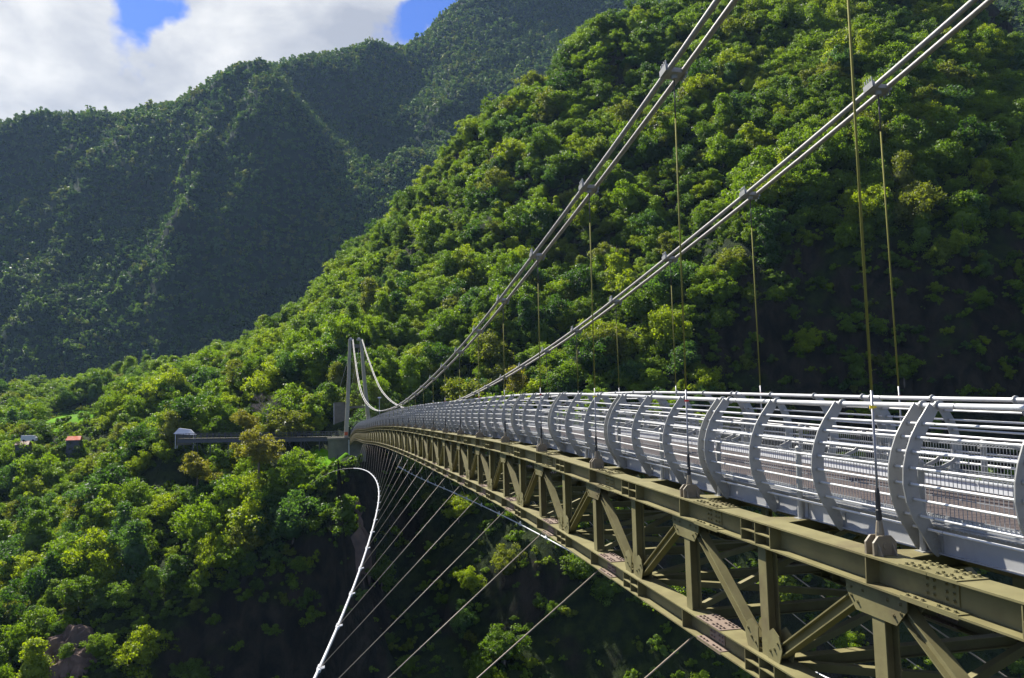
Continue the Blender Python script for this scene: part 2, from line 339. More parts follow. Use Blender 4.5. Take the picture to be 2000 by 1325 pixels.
def nz_fast(x, y):
    i = np.clip(((np.asarray(x)-gx[0])/GS+0.5).astype(int), 0, len(gx)-1); j = np.clip(((np.asarray(y)-gy[0])/GS+0.5).astype(int), 0, len(gy)-1)
    return HN[j, i]

# ------------------------------------------------------------------ terrain: the mountain behind
mp_ = P_([(-700, 200, 1200), (-350, 210, 1200), (0, 240, 1180), (60, 222, 1180), (120, 222, 1180), (180, 226, 1160), (222, 252, 1150), (250, 248, 1120), (300, 222, 1110), (370, 188, 1110), (430, 158, 1110),
    (500, 124, 1110), (600, 120, 1180), (660, 104, 1200), (730, 88, 1220), (770, 100, 1260), (805, 102, 1300), (830, 70, 1300), (852, 38, 1300), (900, 2, 1300), (1000, -70, 1300), (1200, -140, 1350), (1600, -300, 1400), (2200, -300, 1400),
    (1000, 40, 1210), (1000, 130, 1110), (900, 130, 1130), (860, 230, 1020), (830, 330, 940), (900, 300, 980), (1100, 100, 1100), (1150, 40, 1180),
    (540, 170, 1050), (600, 205, 1130), (660, 245, 1105), (720, 305, 1070), (770, 375, 1020), (790, 415, 990), (640, 150, 1140), (700, 190, 1120), (750, 250, 1060), (790, 330, 980), (795, 200, 1150),
    (560, 260, 985), (600, 320, 975), (660, 380, 940), (720, 450, 870), (640, 500, 845),
    (450, 230, 1045), (400, 330, 985), (370, 430, 930), (345, 530, 885), (300, 260, 1070), (280, 380, 1000), (250, 500, 930), (220, 620, 870), (330, 640, 845),
    (150, 330, 1090), (120, 450, 1020), (130, 550, 950), (60, 640, 890), (0, 400, 1100), (0, 560, 980), (0, 740, 850), (100, 740, 835), (230, 730, 820), (400, 640, 835), (500, 620, 825), (560, 560, 850),
    (480, 380, 950), (500, 480, 890), (-350, 500, 950), (-350, 760, 800), (-700, 700, 850), (1000, 600, 780), (1500, 500, 780), (1500, 100, 1000), (2200, 500, 800), (1000, 300, 950)])
for X, Y, Z in ((-400, 760, -60), (-200, 740, -70), (0, 720, -70), (150, 700, -70), (400, 700, 40), (700, 700, 200), (-700, 760, -50), (-500, 1700, 0), (0, 1800, 100), (500, 1900, 400), (-1000, 1700, 0), (-1100, 1000, 250)):
    mp_.append(np.array([X, Y, Z]))
mount_f = TPS(mp_, 3.0)
mx_ = np.arange(-900, 800, 9.0); my_ = np.arange(690, 1700, 9.0); MX, MY = np.meshgrid(mx_, my_)
MZ = mount_f(MX, MY)
amp = np.clip((MY-760)/150, 0, 1)*np.clip((1120-MY)/110, 0.22, 1)
rid = 1-np.abs(fbm(np.stack([MX/95+0.25*fbm(np.stack([MX/200, MY/200, MX*0], -1), 2, 2), MY/420, MX*0], -1), 3, 41))*2
MZ = MZ+amp*(27*rid+13*fbm(np.stack([MX/120, MY/120, MX*0], -1), 4, 5)-6)
mm, MN, MD = grid_mesh('mountain', MX, MY, MZ, M['mount'], 9, 40)
m_ = link('mountain', mm); m_['kind'] = 'structure'
# ------------------------------------------------------------------ the far hill closing the upper right corner
hx = np.arange(150, 620, 9.0); hy = np.arange(330, 640, 9.0); QX, QY = np.meshgrid(hx, hy)
QZ = TPS(P_([(1850, 20, 560), (1950, -30, 520), (2050, -150, 520), (2300, -350, 520), (1900, 120, 480), (2000, 100, 450), (2100, 120, 420), (2000, 260, 390), (2300, 200, 380), (1800, 200, 500)]) + [np.array(q) for q in ((160, 620, 60), (160, 340, 40), (600, 340, 120), (620, 630, 330))], 3)(QX, QY)
QZ = QZ+9*fbm(np.stack([QX/70, QY/70, QX*0], -1), 4, 77)
qm, QN, QD = grid_mesh('far_hill', QX, QY, QZ, M['mount'], 4, 30)
q_ = link('far_hill', qm); q_['kind'] = 'structure'

# a gorge floor far below, out to the horizon
fm = MB(); fm.add([(-6000, -3000, -130), (6000, -3000, -130), (6000, 7000, -130), (-6000, 7000, -130)], [(0, 1, 2, 3)])
g_ = link('ground', fm.mesh('ground', M['hill'])); g_['kind'] = 'structure'

# haze: one closed box of even, pale air round everything
hz_m = bpy.data.materials.new('haze_air'); hz_m.use_nodes = True; t_ = hz_m.node_tree; t_.nodes.remove(t_.nodes['Principled BSDF'])
pv_ = N(t_, 'ShaderNodeVolumePrincipled'); pv_.inputs['Color'].default_value = (0.42, 0.64, 1.0, 1); pv_.inputs['Density'].default_value = 0.000044; pv_.inputs['Anisotropy'].default_value = 0.2
L(t_, pv_.outputs[0], t_.nodes['Material Output'].inputs['Volume'])
ha = link('haze', MB().box((0, 2000, 309.5), (12200, 10200, 881)).mesh('haze', hz_m)); ha['kind'] = 'stuff'

# ------------------------------------------------------------------ trees
def crown_mesh(name, seed, nb, nl, ls, flat=0.9, m=leaf_mix, shape='dome'):
    r = np.random.default_rng(seed); V = []
    for b in range(nb):
        th = r.uniform(0, 2*np.pi)
        if shape == 'dome': h = r.uniform(-0.7, 1); rad = 0.72*math.sqrt(max(0, 1-abs(h)**2.4))*r.uniform(0.4, 1.25)*(1+0.3*math.sin(2*th+seed)); c = np.array([rad*math.cos(th), rad*math.sin(th), h*flat*0.68+0.2+0.22*math.sin(th+seed*2)]); br = r.uniform(0.09, 0.27)*(1.1-0.2*h)
        elif shape == 'tall': h = r.uniform(-0.3, 1); rad = 0.45*(1-max(h, 0)*0.7)*r.uniform(0.4, 1.1); c = np.array([rad*math.cos(th), rad*math.sin(th), h*1.35]); br = r.uniform(0.17, 0.32)
        else: h = r.uniform(-0.4, 1); ct = np.array([0.35*math.cos(int(b*3/nb)*2.1+seed), 0.35*math.sin(int(b*3/nb)*2.1+seed), 0.22*(b % 3)]); rad = 0.5*r.uniform(0.3, 1.2)*math.sqrt(max(0, 1-abs(h)**2.5)); c = ct*1.15+np.array([rad*math.cos(th), rad*math.sin(th), h*0.42+0.1]); br = r.uniform(0.09, 0.24)
        n = int(nl*r.uniform(0.7, 1.3)); d = r.normal(size=(n, 3)); d[:, 2] = d[:, 2]*0.8+0.35; d /= np.linalg.norm(d, axis=1, keepdims=True)
        p = c+d*np.array([1, 1, 0.78])*br*(0.45+0.75*r.random((n, 1))**0.8)
        nrm = d+r.normal(size=(n, 3))*0.7; nrm /= np.linalg.norm(nrm, axis=1, keepdims=True)
        s = ls*r.uniform(0.6, 1.4, n)
        a = np.cross(nrm, r.normal(size=(n, 3))); a /= np.linalg.norm(a, axis=1, keepdims=True); bb = np.cross(nrm, a)
        a = a*s[:, None]; bb = bb*s[:, None]*0.65; k = nrm*s[:, None]*0.2
        V.append(np.stack([p-a-k, p-bb, p+a-k, p+bb], 1))
    n = int(nb*4); d = r.normal(size=(n, 3)); d /= np.linalg.norm(d, axis=1, keepdims=True)      # leaves deep inside the crown
    zmid = 0.2 if shape != 'tall' else 0.45
    p = d*np.array([0.42, 0.42, 0.4])*r.random((n, 1))**0.4+np.array([0, 0, zmid]); a = np.cross(d, r.normal(size=(n, 3))); a /= np.linalg.norm(a, axis=1, keepdims=True); bb = np.cross(d, a)
    V.append(np.stack([p-a*.13, p-bb*.13, p+a*.13, p+bb*.13], 1))
    V = np.concatenate(V); n = len(V)
    me = bpy.data.meshes.new(name); me.vertices.add(n*4); me.vertices.foreach_set('co', V.reshape(-1))
    me.loops.add(n*4); me.loops.foreach_set('vertex_index', np.arange(n*4, dtype=np.int32))
    me.polygons.add(n); me.polygons.foreach_set('loop_start', np.arange(0, n*4, 4, dtype=np.int32)); me.polygons.foreach_set('loop_total', np.full(n, 4, dtype=np.int32))
    me.update(calc_edges=True); me.materials.append(m); return me
near_crowns = [crown_mesh('crown', 100+i, 66, 95, 0.037, 0.8+0.12*(i % 3), shape=sh) for i, sh in enumerate(['dome', 'dome', 'lobed', 'dome', 'tall', 'lobed', 'dome', 'lobed'])]
bush_mesh = [crown_mesh('bush', 200+i, 16, 80, 0.075, 0.6) for i in range(3)]
far_crowns = [crown_mesh('far_crown', 300+i, 12, 30, 0.12, 0.8, leaf_far, shape=sh) for i, sh in enumerate(['dome', 'dome', 'tall', 'lobed'])]
def trunk_mesh(name, seed, m):
    r = random.Random(seed); t = MB()
    t.tube([(0, 0, -0.75), (0.02, 0.01, -0.3), (0.0, 0.03, 0.1), (0.03, 0, 0.45)], [0.05, 0.042, 0.034, 0.015], 6)
    for k in range(6):
        a = r.uniform(0, 6.28); z = r.uniform(-0.25, 0.2); l = r.uniform(0.35, 0.6)
        t.tube([(0, 0, z), (0.5*l*math.cos(a), 0.5*l*math.sin(a), z+0.2*l+0.08), (l*math.cos(a), l*math.sin(a), z+0.65*l+.1)], [0.024, 0.016, 0.006], 5)
    return t.mesh(name, m)
trunks = [trunk_mesh('trunk', i, M['bark']) for i in range(3)]

def scatter(n, xr, yr, seed):
    r = np.random.default_rng(seed); return r.uniform(*xr, n), r.uniform(*yr, n), r
def visible(X, Y, Z, tol=10.0):            # rough line of sight over the near terrain
    ok = np.ones(len(X), bool)
    for t in np.linspace(0.55, 0.985, 24):
        x, y, z = X*t, Y*t, Z*t; inside = (y > gy[0]) & (x > gx[0]) & (x < gx[-1])
        ok &= ~(inside & (hz_fast(x, y) > z+tol*0.35))
    return ok
def hit(px_, py_, t0=110, t1=600):         # where a line of sight meets the hillside
    d = at(px_, py_, 1.0); T_ = np.arange(t0, t1, 0.5); z = hz_fast(d[0]*T_, T_); k = np.argmax(z > d[2]*T_)
    return d*T_[k]
def inpoly(X, Y, poly):
    X = np.asarray(X, float); Y = np.asarray(Y, float); c = np.zeros(X.shape, bool); n = len(poly)
    for i in range(n):
        (x1, y1), (x2, y2) = poly[i], poly[(i+1) % n]
        c ^= ((y1 > Y) != (y2 > Y)) & (X < (x2-x1)*(Y-y1)/(y2-y1+1e-12)+x1)
    return c
def world_poly(l): return [tuple(hit(a, b)[:2]) for a, b in l]
MEAD = [world_poly([(62, 832), (110, 812), (160, 802), (218, 792), (205, 812), (160, 828), (120, 842), (88, 850)]),
        world_poly([(606, 886), (640, 886), (668, 896), (702, 893), (690, 912), (655, 922), (618, 938), (606, 915)])]
def mead(X, Y, g=1.0, front=0.0):
    m = np.zeros(np.shape(X), bool)
    for p in MEAD:
        q = np.array(p); c = q.mean(0); q = (q-c)*g+c
        for f in (0, 0.5*front, front): m |= inpoly(X, Y, [(a*(1-f/c[1]), b-f) for a, b in q])
    return m
ROCKS = [(world_poly([(52, 1330), (70, 1285), (105, 1245), (140, 1215), (172, 1225), (200, 1262), (190, 1300), (150, 1335), (90, 1350)]), 'pinkish bare rock face at the lower left among the trees'),
         (world_poly([(680, 950), (690, 945), (702, 1000), (708, 1080), (712, 1160), (700, 1180), (694, 1120), (686, 1040)]), 'tan rock edge of the cliff behind the white wind cable')]
def bare(X, Y):
    m = np.zeros(np.shape(X), bool)
    for p, _ in ROCKS: q = np.array(p); c = q.mean(0); m |= inpoly(X, Y, [tuple(v) for v in (q-c)*0.55+c])
    return m
AB = at(661, 818, 197)
PX, PY = [float(v) for v in hit(411, 806)[:2]]; PY -= 4
def keep_clear(X, Y, small=False):
    G_ = hz_fast(X, Y)
    k = (X > 2.0) & (X < 12.5) & (Y < 191) & (Y > 100) & (G_ > -16)      # under the deck and tower
    wy = 188+(6-X)*0.40; m = 2.5 if small else 9.0
    k |= (X > -42) & (X < 6) & (Y < wy+2.5) & (Y > wy-m) & ((X > -14) | (X < -24) | small)    # along the walkway
    k |= (np.abs(X-AB[0]-.5) < 3.5) & (Y < 199) & (Y > 186)
    k |= mead(X, Y, 1.1) | bare(X, Y)
    if not small:
        q = np.array(MEAD[1])
        q = (q-q.mean(0))*1.2+q.mean(0)
        for f in (3, 6, 9, 12, 15): k |= inpoly(X, Y, [(a*(1-f/q[:, 1].mean()), b-f) for a, b in q])
        k |= mead(X, Y, 1.1, 14.0) & (X < -60)
        k |= (Y < PY+3) & (Y > PY-26) & (np.abs(X-PX*Y/PY) < 3.2)
    return k
def hexpoints(sp, xr, yr, seed, jit=0.42):
    r = np.random.default_rng(seed); xs = np.arange(*xr, sp); ys = np.arange(*yr, sp*0.87); A, B = np.meshgrid(xs, ys); A = A+(np.arange(len(ys))[:, None] % 2)*sp/2
    A = A.ravel()+r.uniform(-jit, jit, A.size)*sp; B = B.ravel()+r.uniform(-jit, jit, B.size)*sp; return A, B, r
TX, TY, r_ = hexpoints(3.7, (-330, 270), (104, 560), 5)
sc_rad = np.clip(r_.gamma(3.6, 0.80, len(TX))+0.7, 1.3, 7.0)
TZ = hz_fast(TX, TY); TNn = nz_fast(TX, TY); prb = np.clip((TNn[:, 2]-0.24)/0.26, 0.5, 1)
wall = ((TX > 3.5) & (TZ < -6)) | ((TX > -48) & (TX <= 3.5) & (TZ < -36) & (TY < 172)); prb = prb*np.where(wall, np.where(TX > 3.5, 0.16, 0.5), 1)*np.where((TX > 70) & (TZ < 50), 0.8, 1)*np.where(fbm(np.stack([TX/16, TY/16, TZ/16], -1), 2, 55) < -0.35, 0.55, 1)
px, py, dz = proj(np.stack([TX, TY, TZ+3], 1))
ok = (px > -260) & (px < 2260) & (py > -220) & (py < 1520) & ~keep_clear(TX, TY) & (r_.random(len(TX)) < prb)
ok &= visible(TX, TY, TZ+5)
dd_ = dis_fast(TX, TY); TX, TY, TZ, TR, TNZ = (TX+dd_[:, 0])[ok], (TY+dd_[:, 1])[ok], (TZ+dd_[:, 2])[ok], sc_rad[ok], TNn[ok]
TR = TR*np.where(TNZ[:, 2] < 0.5, 0.7, 1.0)*np.where(mead(TX, TY, 1.1, 14.0), 0.45, 1.0)
px, py, dz = proj(np.stack([TX, TY, TZ+TR*0.8], 1)); big = TR/dz*F
inframe = (px > -10) & (px < 2010) & (py > -10) & (py < 1335)
behind = (px > 1000) & (py > 800+0*(px))    # mostly behind the bridge
rank = np.argsort(-(big*inframe*np.where(behind, 0.5, 1))); IND = rank[:296]; rest = np.setdiff1d(np.arange(len(TX)), IND)

def region(x, y):
    marks = [((620, 900), 'on the cliff top left of the tower base'), ((560, 800), 'above the dark walkway'), ((450, 900), 'just below the dark walkway'), ((380, 790), 'beside the twin dark poles'),
        ((150, 870), 'below the sunny meadow'), ((100, 1000), 'on the left bank slope'), ((300, 1000), 'below the white roofed shelter'), ((480, 1040), 'left of the curved white wind cable'), ((80, 1200), 'at lower left by the pink rock'),
        ((300, 1230), 'above the pink rock face'), ((500, 1200), 'on the dark cliff at lower left'), ((680, 1000), 'on the cliff edge behind the wind cable'), ((800, 1100), 'in the dark cove behind wind ties'),
        ((950, 1200), 'on the wall behind wind ties'), ((1150, 1200), 'on the wall below the truss'), ((1500, 1150), 'seen through the truss'), ((640, 740), 'left of the tower'), ((790, 720), 'between the tower and the near cable'),
        ((700, 560), 'on the ridge above the tower'), ((850, 500), 'on the ridge left of the near cable'), ((900, 640), 'low down just left of near cable'), ((1000, 400), 'midway up left of near cable'), ((950, 250), 'on the ridge against the mountain'),
        ((1150, 200), 'high up left of near cable'), ((1150, 620), 'between the two cables low down'), ((1250, 450), 'between the two cables halfway up'), ((1450, 180), 'between the two cables high up'), ((1450, 330), 'just above the far cable'),
        ((1300, 700), 'behind the hangers above the railing'), ((1450, 600), 'below the far cable at mid frame'), ((1600, 450), 'below the far cable'), ((1550, 700), 'above the railing left of nearest hanger'), ((1800, 700), 'just above the railing at the right'),
        ((1750, 450), 'around the long right hand hangers'), ((1900, 350), 'right of the second long hanger'), ((1900, 550), 'at the right edge above the railing'), ((1900, 150), 'at the upper right edge'), ((1600, 60), 'at the top between cable and hanger')]
    return min(marks, key=lambda m: (m[0][0]-x)**2+(m[0][1]-y)**2)[1]
ORD = ['', 'second', 'third', 'fourth', 'fifth', 'sixth', 'seventh', 'eighth', 'ninth', 'tenth', 'eleventh', 'twelfth', 'thirteenth', 'fourteenth', 'fifteenth', 'sixteenth', 'seventeenth', 'eighteenth', 'nineteenth', 'twentieth']
tone_names = list(TONES); tw = np.array([0.13, 0.27, 0.2, 0.13, 0.14, 0.11, 0.02])
shapes = ['rounded', 'rounded', 'lobed', 'rounded', 'tall', 'lobed', 'rounded', 'lobed']
info = {}
rr = np.random.default_rng(11); lean = {}
for k in IND:
    tone = tone_names[rr.choice(7, p=tw)]; var = int(rr.integers(0, 8))
    info.setdefault((tone, shapes[var], region(px[k], py[k])), []).append((px[k], k, var))
for (tone, shp, reg), lst in info.items():
    lst.sort()
    for j, (_, k, var) in enumerate(lst):
        n = len(lst)
        pos = '' if n == 1 else (', leftmost of '+str(n) if j == 0 else ', rightmost of '+str(n) if j == n-1 else ', '+ORD[j]+' from left')
        R_ = float(TR[k]); nz = TNZ[k]
        t = thing('broadleaf_tree', f'{tone} {shp} tree {reg}{pos}', 'tree', (TX[k], TY[k], TZ[k]+R_*0.35), group='trees of the hillside forest', rot=(0, 0, float(rr.uniform(0, 6.28))))
        cr = link('crown', near_crowns[var], t); cr.scale = (R_, R_*float(rr.uniform(.85, 1.15)), R_*float(rr.uniform(0.85, 1.2)))
        cr.material_slots[0].link = 'OBJECT'; cr.material_slots[0].material = LEAF[tone]
        tr_ = link('trunk', trunks[int(k) % 3], t); tr_.scale = (R_, R_, R_*1.05)

def forest(name, XYZ, rad, var, meshes, rot_seed, label):
    n = len(XYZ); me = bpy.data.meshes.new(name); me.vertices.add(n); me.vertices.foreach_set('co', np.asarray(XYZ, float).reshape(-1))
    r = np.random.default_rng(rot_seed)
    a = me.attributes.new('rad', 'FLOAT_VECTOR', 'POINT'); s = np.stack([rad, rad*r.uniform(.85, 1.15, n), rad*r.uniform(.8, 1.2, n)], 1); a.data.foreach_set('vector', s.reshape(-1))
    a = me.attributes.new('spin', 'FLOAT_VECTOR', 'POINT'); e = np.stack([r.normal(0, .12, n), r.normal(0, .12, n), r.uniform(0, 6.28, n)], 1); a.data.foreach_set('vector', e.reshape(-1))
    a = me.attributes.new('kind_index', 'INT', 'POINT'); a.data.foreach_set('value', np.asarray(var, np.int32))
    o = link(name, me); o['kind'] = 'stuff'; o['label'] = label
    g = bpy.data.node_groups.new(name, 'GeometryNodeTree'); g.interface.new_socket('Geometry', in_out='INPUT', socket_type='NodeSocketGeometry'); g.interface.new_socket('Geometry', in_out='OUTPUT', socket_type='NodeSocketGeometry')
    gi, go = g.nodes.new('NodeGroupInput'), g.nodes.new('NodeGroupOutput'); jn = g.nodes.new('GeometryNodeJoinGeometry')
    for q in reversed(meshes):
        so_ = bpy.data.objects.new(q.name+'_source', q); oi = g.nodes.new('GeometryNodeObjectInfo'); oi.inputs['Object'].default_value = so_; oi.inputs['As Instance'].default_value = True
        g.links.new(oi.outputs['Geometry'], jn.inputs[0])
    ip = g.nodes.new('GeometryNodeInstanceOnPoints'); ip.inputs['Pick Instance'].default_value = True
    def na(nm, ty):
        q = g.nodes.new('GeometryNodeInputNamedAttribute'); q.data_type = ty; q.inputs['Name'].default_value = nm; return q.outputs['Attribute']
    g.links.new(gi.outputs[0], ip.inputs['Points']); g.links.new(jn.outputs[0], ip.inputs['Instance']); g.links.new(na('kind_index', 'INT'), ip.inputs['Instance Index'])
    g.links.new(na('spin', 'FLOAT_VECTOR'), ip.inputs['Rotation']); g.links.new(na('rad', 'FLOAT_VECTOR'), ip.inputs['Scale']); g.links.new(ip.outputs[0], go.inputs[0])
    md = o.modifiers.new('scatter', 'NODES'); md.node_group = g; return o
forest('hillside_forest', np.stack([TX[rest], TY[rest], TZ[rest]+TR[rest]*0.3], 1), TR[rest], rr.integers(0, 8, len(rest)), near_crowns, 1, 'dense green forest covering the gorge hillside')
# low bushes filling the gaps and clinging to the cliffs
BX, BY, r_ = hexpoints(2.6, (-260, 230), (104, 420), 6)
BZ = hz_fast(BX, BY); BN = nz_fast(BX, BY); px2, py2, _ = proj(np.stack([BX, BY, BZ], 1))
patch = fbm(np.stack([BX/14, BY/14, BZ/14], -1), 3, 31)
prb = np.where(BN[:, 2] > 0.58, 0.8, np.where(patch > -0.05, 0.9, 0.6))*np.where(((BX > 3.5) & (BZ < -6)) | ((BX > -48) & (BX <= 3.5) & (BZ < -34) & (BY < 172)), 0.72, 1); edge_ = (BX > -16) & (BX < 7) & (BY > 146) & (BY < 181) & (BZ > -42); prb = np.where(edge_, 1.0, prb); kc = keep_clear(BX, BY, True) & ~(mead(BX, BY, 1.1) & ~mead(BX, BY, 0.86))
ok = (px2 > -150) & (px2 < 2150) & (py2 > -100) & (py2 < 1450) & ~kc & (r_.random(len(BX)) < prb) & visible(BX, BY, BZ+3)
forest('bushes', (np.stack([BX, BY, BZ-0.1], 1)+dis_fast(BX, BY))[ok], r_.uniform(0.9, 2.3, ok.sum())*np.where(edge_, 1.35, 1)[ok], r_.integers(0, 3, ok.sum()), bush_mesh, 2, 'low bushes and scrub between the hillside trees')
# the mountain's forest
FX, FY, r_ = hexpoints(6.6, (-850, 780), (740, 1420), 8)
def bil(x, y, xs, ys, A):
    fx = np.clip((x-xs[0])/(xs[1]-xs[0]), 0, len(xs)-1.001); fy = np.clip((y-ys[0])/(ys[1]-ys[0]), 0, len(ys)-1.001); i = fx.astype(int); j = fy.astype(int); a = (fx-i); b = (fy-j)
    if A.ndim == 3: a = a[:, None]; b = b[:, None]
    return A[j, i]*(1-a)*(1-b)+A[j, i+1]*a*(1-b)+A[j+1, i]*(1-a)*b+A[j+1, i+1]*a*b
FZ = bil(FX, FY, mx_, my_, MZ); FN = bil(FX, FY, mx_, my_, MN); pxf, pyf, dzf = proj(np.stack([FX, FY, FZ], 1))
pr = np.clip((FN[:, 2]-0.22)/0.12, 0.75, 1)
ok = (pxf > -180) & (pxf < 1400) & (pyf > -120) & (pyf < 860) & (r_.random(len(FX)) < pr)
ps = [(np.stack([FX, FY, FZ], 1)+bil(FX, FY, mx_, my_, MD))[ok]]; rs_ = [3.0+r_.gamma(3, 0.75, ok.sum())]
FX, FY, r_ = hexpoints(7.0, (160, 600), (340, 620), 9)
FZ = bil(FX, FY, hx, hy, QZ); pxf, pyf, dzf = proj(np.stack([FX, FY, FZ], 1)); ok = (pxf > 1600) & (pxf < 2300) & (pyf > -200) & (pyf < 500)
ps.append((np.stack([FX, FY, FZ], 1)+bil(FX, FY, hx, hy, QD))[ok]); rs_.append(r_.uniform(3.0, 5.5, ok.sum()))
ps = np.concatenate(ps); rs_ = np.concatenate(rs_)
forest('mountain_forest', ps, rs_, rr.integers(0, 4, len(ps)), far_crowns, 3, 'dark bluish forest covering the distant mountain')

# grass patches draped over the slope
def grass(name, poly, step, lift, label):
    q = np.array(poly); xs = np.arange(q[:, 0].min(), q[:, 0].max(), step); ys = np.arange(q[:, 1].min(), q[:, 1].max(), step); A, B_ = np.meshgrid(xs, ys)
    ins = inpoly(A, B_, poly); Z = hz_fast(A, B_)+lift*(1+0.25*fbm(np.stack([A/2, B_/2, A*0], -1), 2, 8)); V = np.stack([A, B_, Z], -1).reshape(-1, 3); n = len(xs); Fc = []
    for j_ in range(len(ys)-1):
        for i_ in range(n-1):
            if ins[j_, i_] or ins[j_, i_+1] or ins[j_+1, i_]: k = j_*n+i_; Fc.append((k, k+1, k+n+1, k+n))
    o = link(name, mesh_from(name, V, Fc, (M['grass'],), None, True)); o['kind'] = 'stuff'; o['label'] = label
for poly, lab in ROCKS:
    q = np.array(poly); st_ = 0.5; xs = np.arange(q[:, 0].min(), q[:, 0].max(), st_); ys = np.arange(q[:, 1].min(), q[:, 1].max(), st_); A, B_ = np.meshgrid(xs, ys); Z = hz_fast(A, B_); P3 = np.stack([A, B_, Z], -1)
    n3_ = np.stack([nz_fast(A, B_)[..., k] for k in range(3)], -1); cc = q.mean(0); edge = sum(inpoly(A, B_, [tuple((p_-cc)*g_s+cc) for p_ in q]).astype(float) for g_s in (1.0, .92, .84, .76, .68))/5; dsp = -1.2+edge*2.4+1.7*np.abs(fbm(P3/3.2, 5, 66, 0.62)); V = (P3+n3_*dsp[..., None]).reshape(-1, 3); ins = inpoly(A, B_, poly); n = len(xs)
    Fc = [(j_*n+i_, j_*n+i_+1, (j_+1)*n+i_+1, (j_+1)*n+i_) for j_ in range(len(ys)-1) for i_ in range(n-1) if ins[j_, i_]]
    c0 = V.mean(0); thing('rock_face', lab, 'rock', c0, mesh_from('rock_face', V-c0, Fc, (M['rock'],)))
grass('meadow_grass', MEAD[0], 1.5, 0.25, 'sunlit bright green meadow on the far left slope')
grass('cliff_top_grass', MEAD[1], 0.5, 0.5, 'bright green grass on the cliff top below the tower')

# ------------------------------------------------------------------ the suspension bridge
B = thing('suspension_bridge', 'long steel suspension footbridge with white curved railings over an olive truss', 'bridge', (XM, Y0, zd(Y0)))
BO = Vector(B.location)
def part(name, data, loc=(0, 0, 0), rot=(0, 0, 0), parent=B):
    return link(name, data, parent, Vector(loc)-(BO if parent is B else Vector((0, 0, 0))), rot)
def YS(i): return Y0+i*ST
def sx(s): return X0 if s < 0 else XR
RIB = [(0.640, 1.325, .035), (0.640, 1.372, .030), (0.600, 1.392, .035), (0.545, 1.34, .058), (0.48, 1.245, .062), (0.415, 1.16, .064), (0.345, 1.04, .068), (0.295, .91, .071), (0.265, .78, .074), (0.258, .64, .076), (0.285, .49, .076), (0.345, .34, .074), (0.43, .19, .068), (0.505, .04, .056), (0.53, -.03, .02)]
def rib_mesh(s):
    c = [Vector((a, z)) for a, z, _ in RIB[2:]]; hw = [q[2] for q in RIB[2:]]; Lf, Rt = [], []
    for i in range(len(c)):
        d = (c[min(i+1, len(c)-1)]-c[max(i-1, 0)]).normalized(); n = Vector((-d.y, d.x)); Lf.append(c[i]-n*hw[i]); Rt.append(c[i]+n*hw[i])
    head = [Vector((0.60+0.052*math.cos(t), 1.345+0.052*math.sin(t))) for t in np.linspace(R(200), R(-70), 8)]
    poly = [(-s*p.x, p.y) for p in Rt[1:]] + [(-s*p.x, p.y) for p in Lf[::-1][:-1]]
    m = MB(); V = []; n = len(Rt)-1
    for t in (-.007, .007):
        V += [(-s*p.x, t, p.y) for p in Rt[1:]]; V += [(-s*p.x, t, p.y) for p in Lf[1:]]
    f = []
    for i in range(n-1):
        f += [(i, i+1, n+i+1, n+i), (2*n+i, 3*n+i, 3*n+i+1, 2*n+i+1), (i, 2*n+i, 2*n+i+1, i+1), (n+i, n+i+1, 3*n+i+1, 3*n+i)]
    m.add(V, f); m.plate([(-s*p.x, p.y) for p in head], 'y', 0, .018)
    for z, o in zip(RZ, RO): m.tube([(-s*o, -.016, z), (-s*o, .016, z)], .024, 8); m.tube([(-s*(o+.035), -.014, z-.012), (-s*(o+.035), .014, z-.012)], .007, 6)   # tube collars and bolts
    for xx, zz in ((.49, .07), (.53, .03), (.49, .13)): m.tube([(-s*xx, -.018, zz), (-s*xx, .018, zz)], .011, 6)
    m.box((-s*.555, 0, .08), (.012, .07, .16))
    return m.mesh('curved_rib', M['rib'])
RZ = [1.185, 1.06, .93, .785, .64, .50, .345, .22]; RO = [.425, .355, .30, .268, .262, .288, .348, .425]
def bracket_mesh(s):
    m = MB(); pts = [(-s*.31, 0, .80), (-s*.45, 0, .765), (-s*.60, 0, .775), (-s*.72, 0, .82), (-s*.78, 0, .865)]
    for a, b in zip(pts, pts[1:]): m.bar(a, b, .012, .035, side=(0, 1, 0))
    return m.mesh('handrail_bracket', M['rib'])
ribm = {s: rib_mesh(s) for s in (-1, 1)}; brm = {s: bracket_mesh(s) for s in (-1, 1)}
rib_pos = []
for i in range(-2, NS):
    for s in (-1, 1):
        for dy in (-.1, .1, ST/3, 2*ST/3):
            rib_pos.append((YS(i)+dy, s))
rib_pos.sort(); nrib = 0; farrib = MB()
for Y, s in rib_pos:
    if nrib < 298:
        o = part('curved_rib', ribm[s], (sx(s), Y, zd(Y)), (slope(Y), 0, 0)); part('handrail_bracket', brm[s], (0, 0, 0), (0, 0, 0), o); nrib += 1
    else:
        me = ribm[s]; n = [(v.co.x+sx(s), v.co.y+Y, v.co.z+zd(Y)) for v in me.vertices]; farrib.add(n, [tuple(p.vertices) for p in me.polygons])
fr_ = part('far_rib', farrib.mesh('far_rib', M['rib'])); fr_['kind'] = 'stuff'
def along(a, b, step): return list(np.arange(a, b, step))+[b]
def linetube(s, off, z, r, n, step=2.0, y0=-6.0, y1=YT):
    m = MB().tube([(sx(s)-s*off, Y, zd(Y)+z) for Y in along(y0, y1, step)], r, n)
    for i in range(-2, 14):                      # slip joints beside the double ribs
        for dy in ((-.36, -.16) if r > .027 else (-.30,)): Y = YS(i)+dy; m.tube([(sx(s)-s*off, Y-.007, zd(Y-.007)+z), (sx(s)-s*off, Y+.007, zd(Y+.007)+z)], r*1.06, n, 1)
    return m
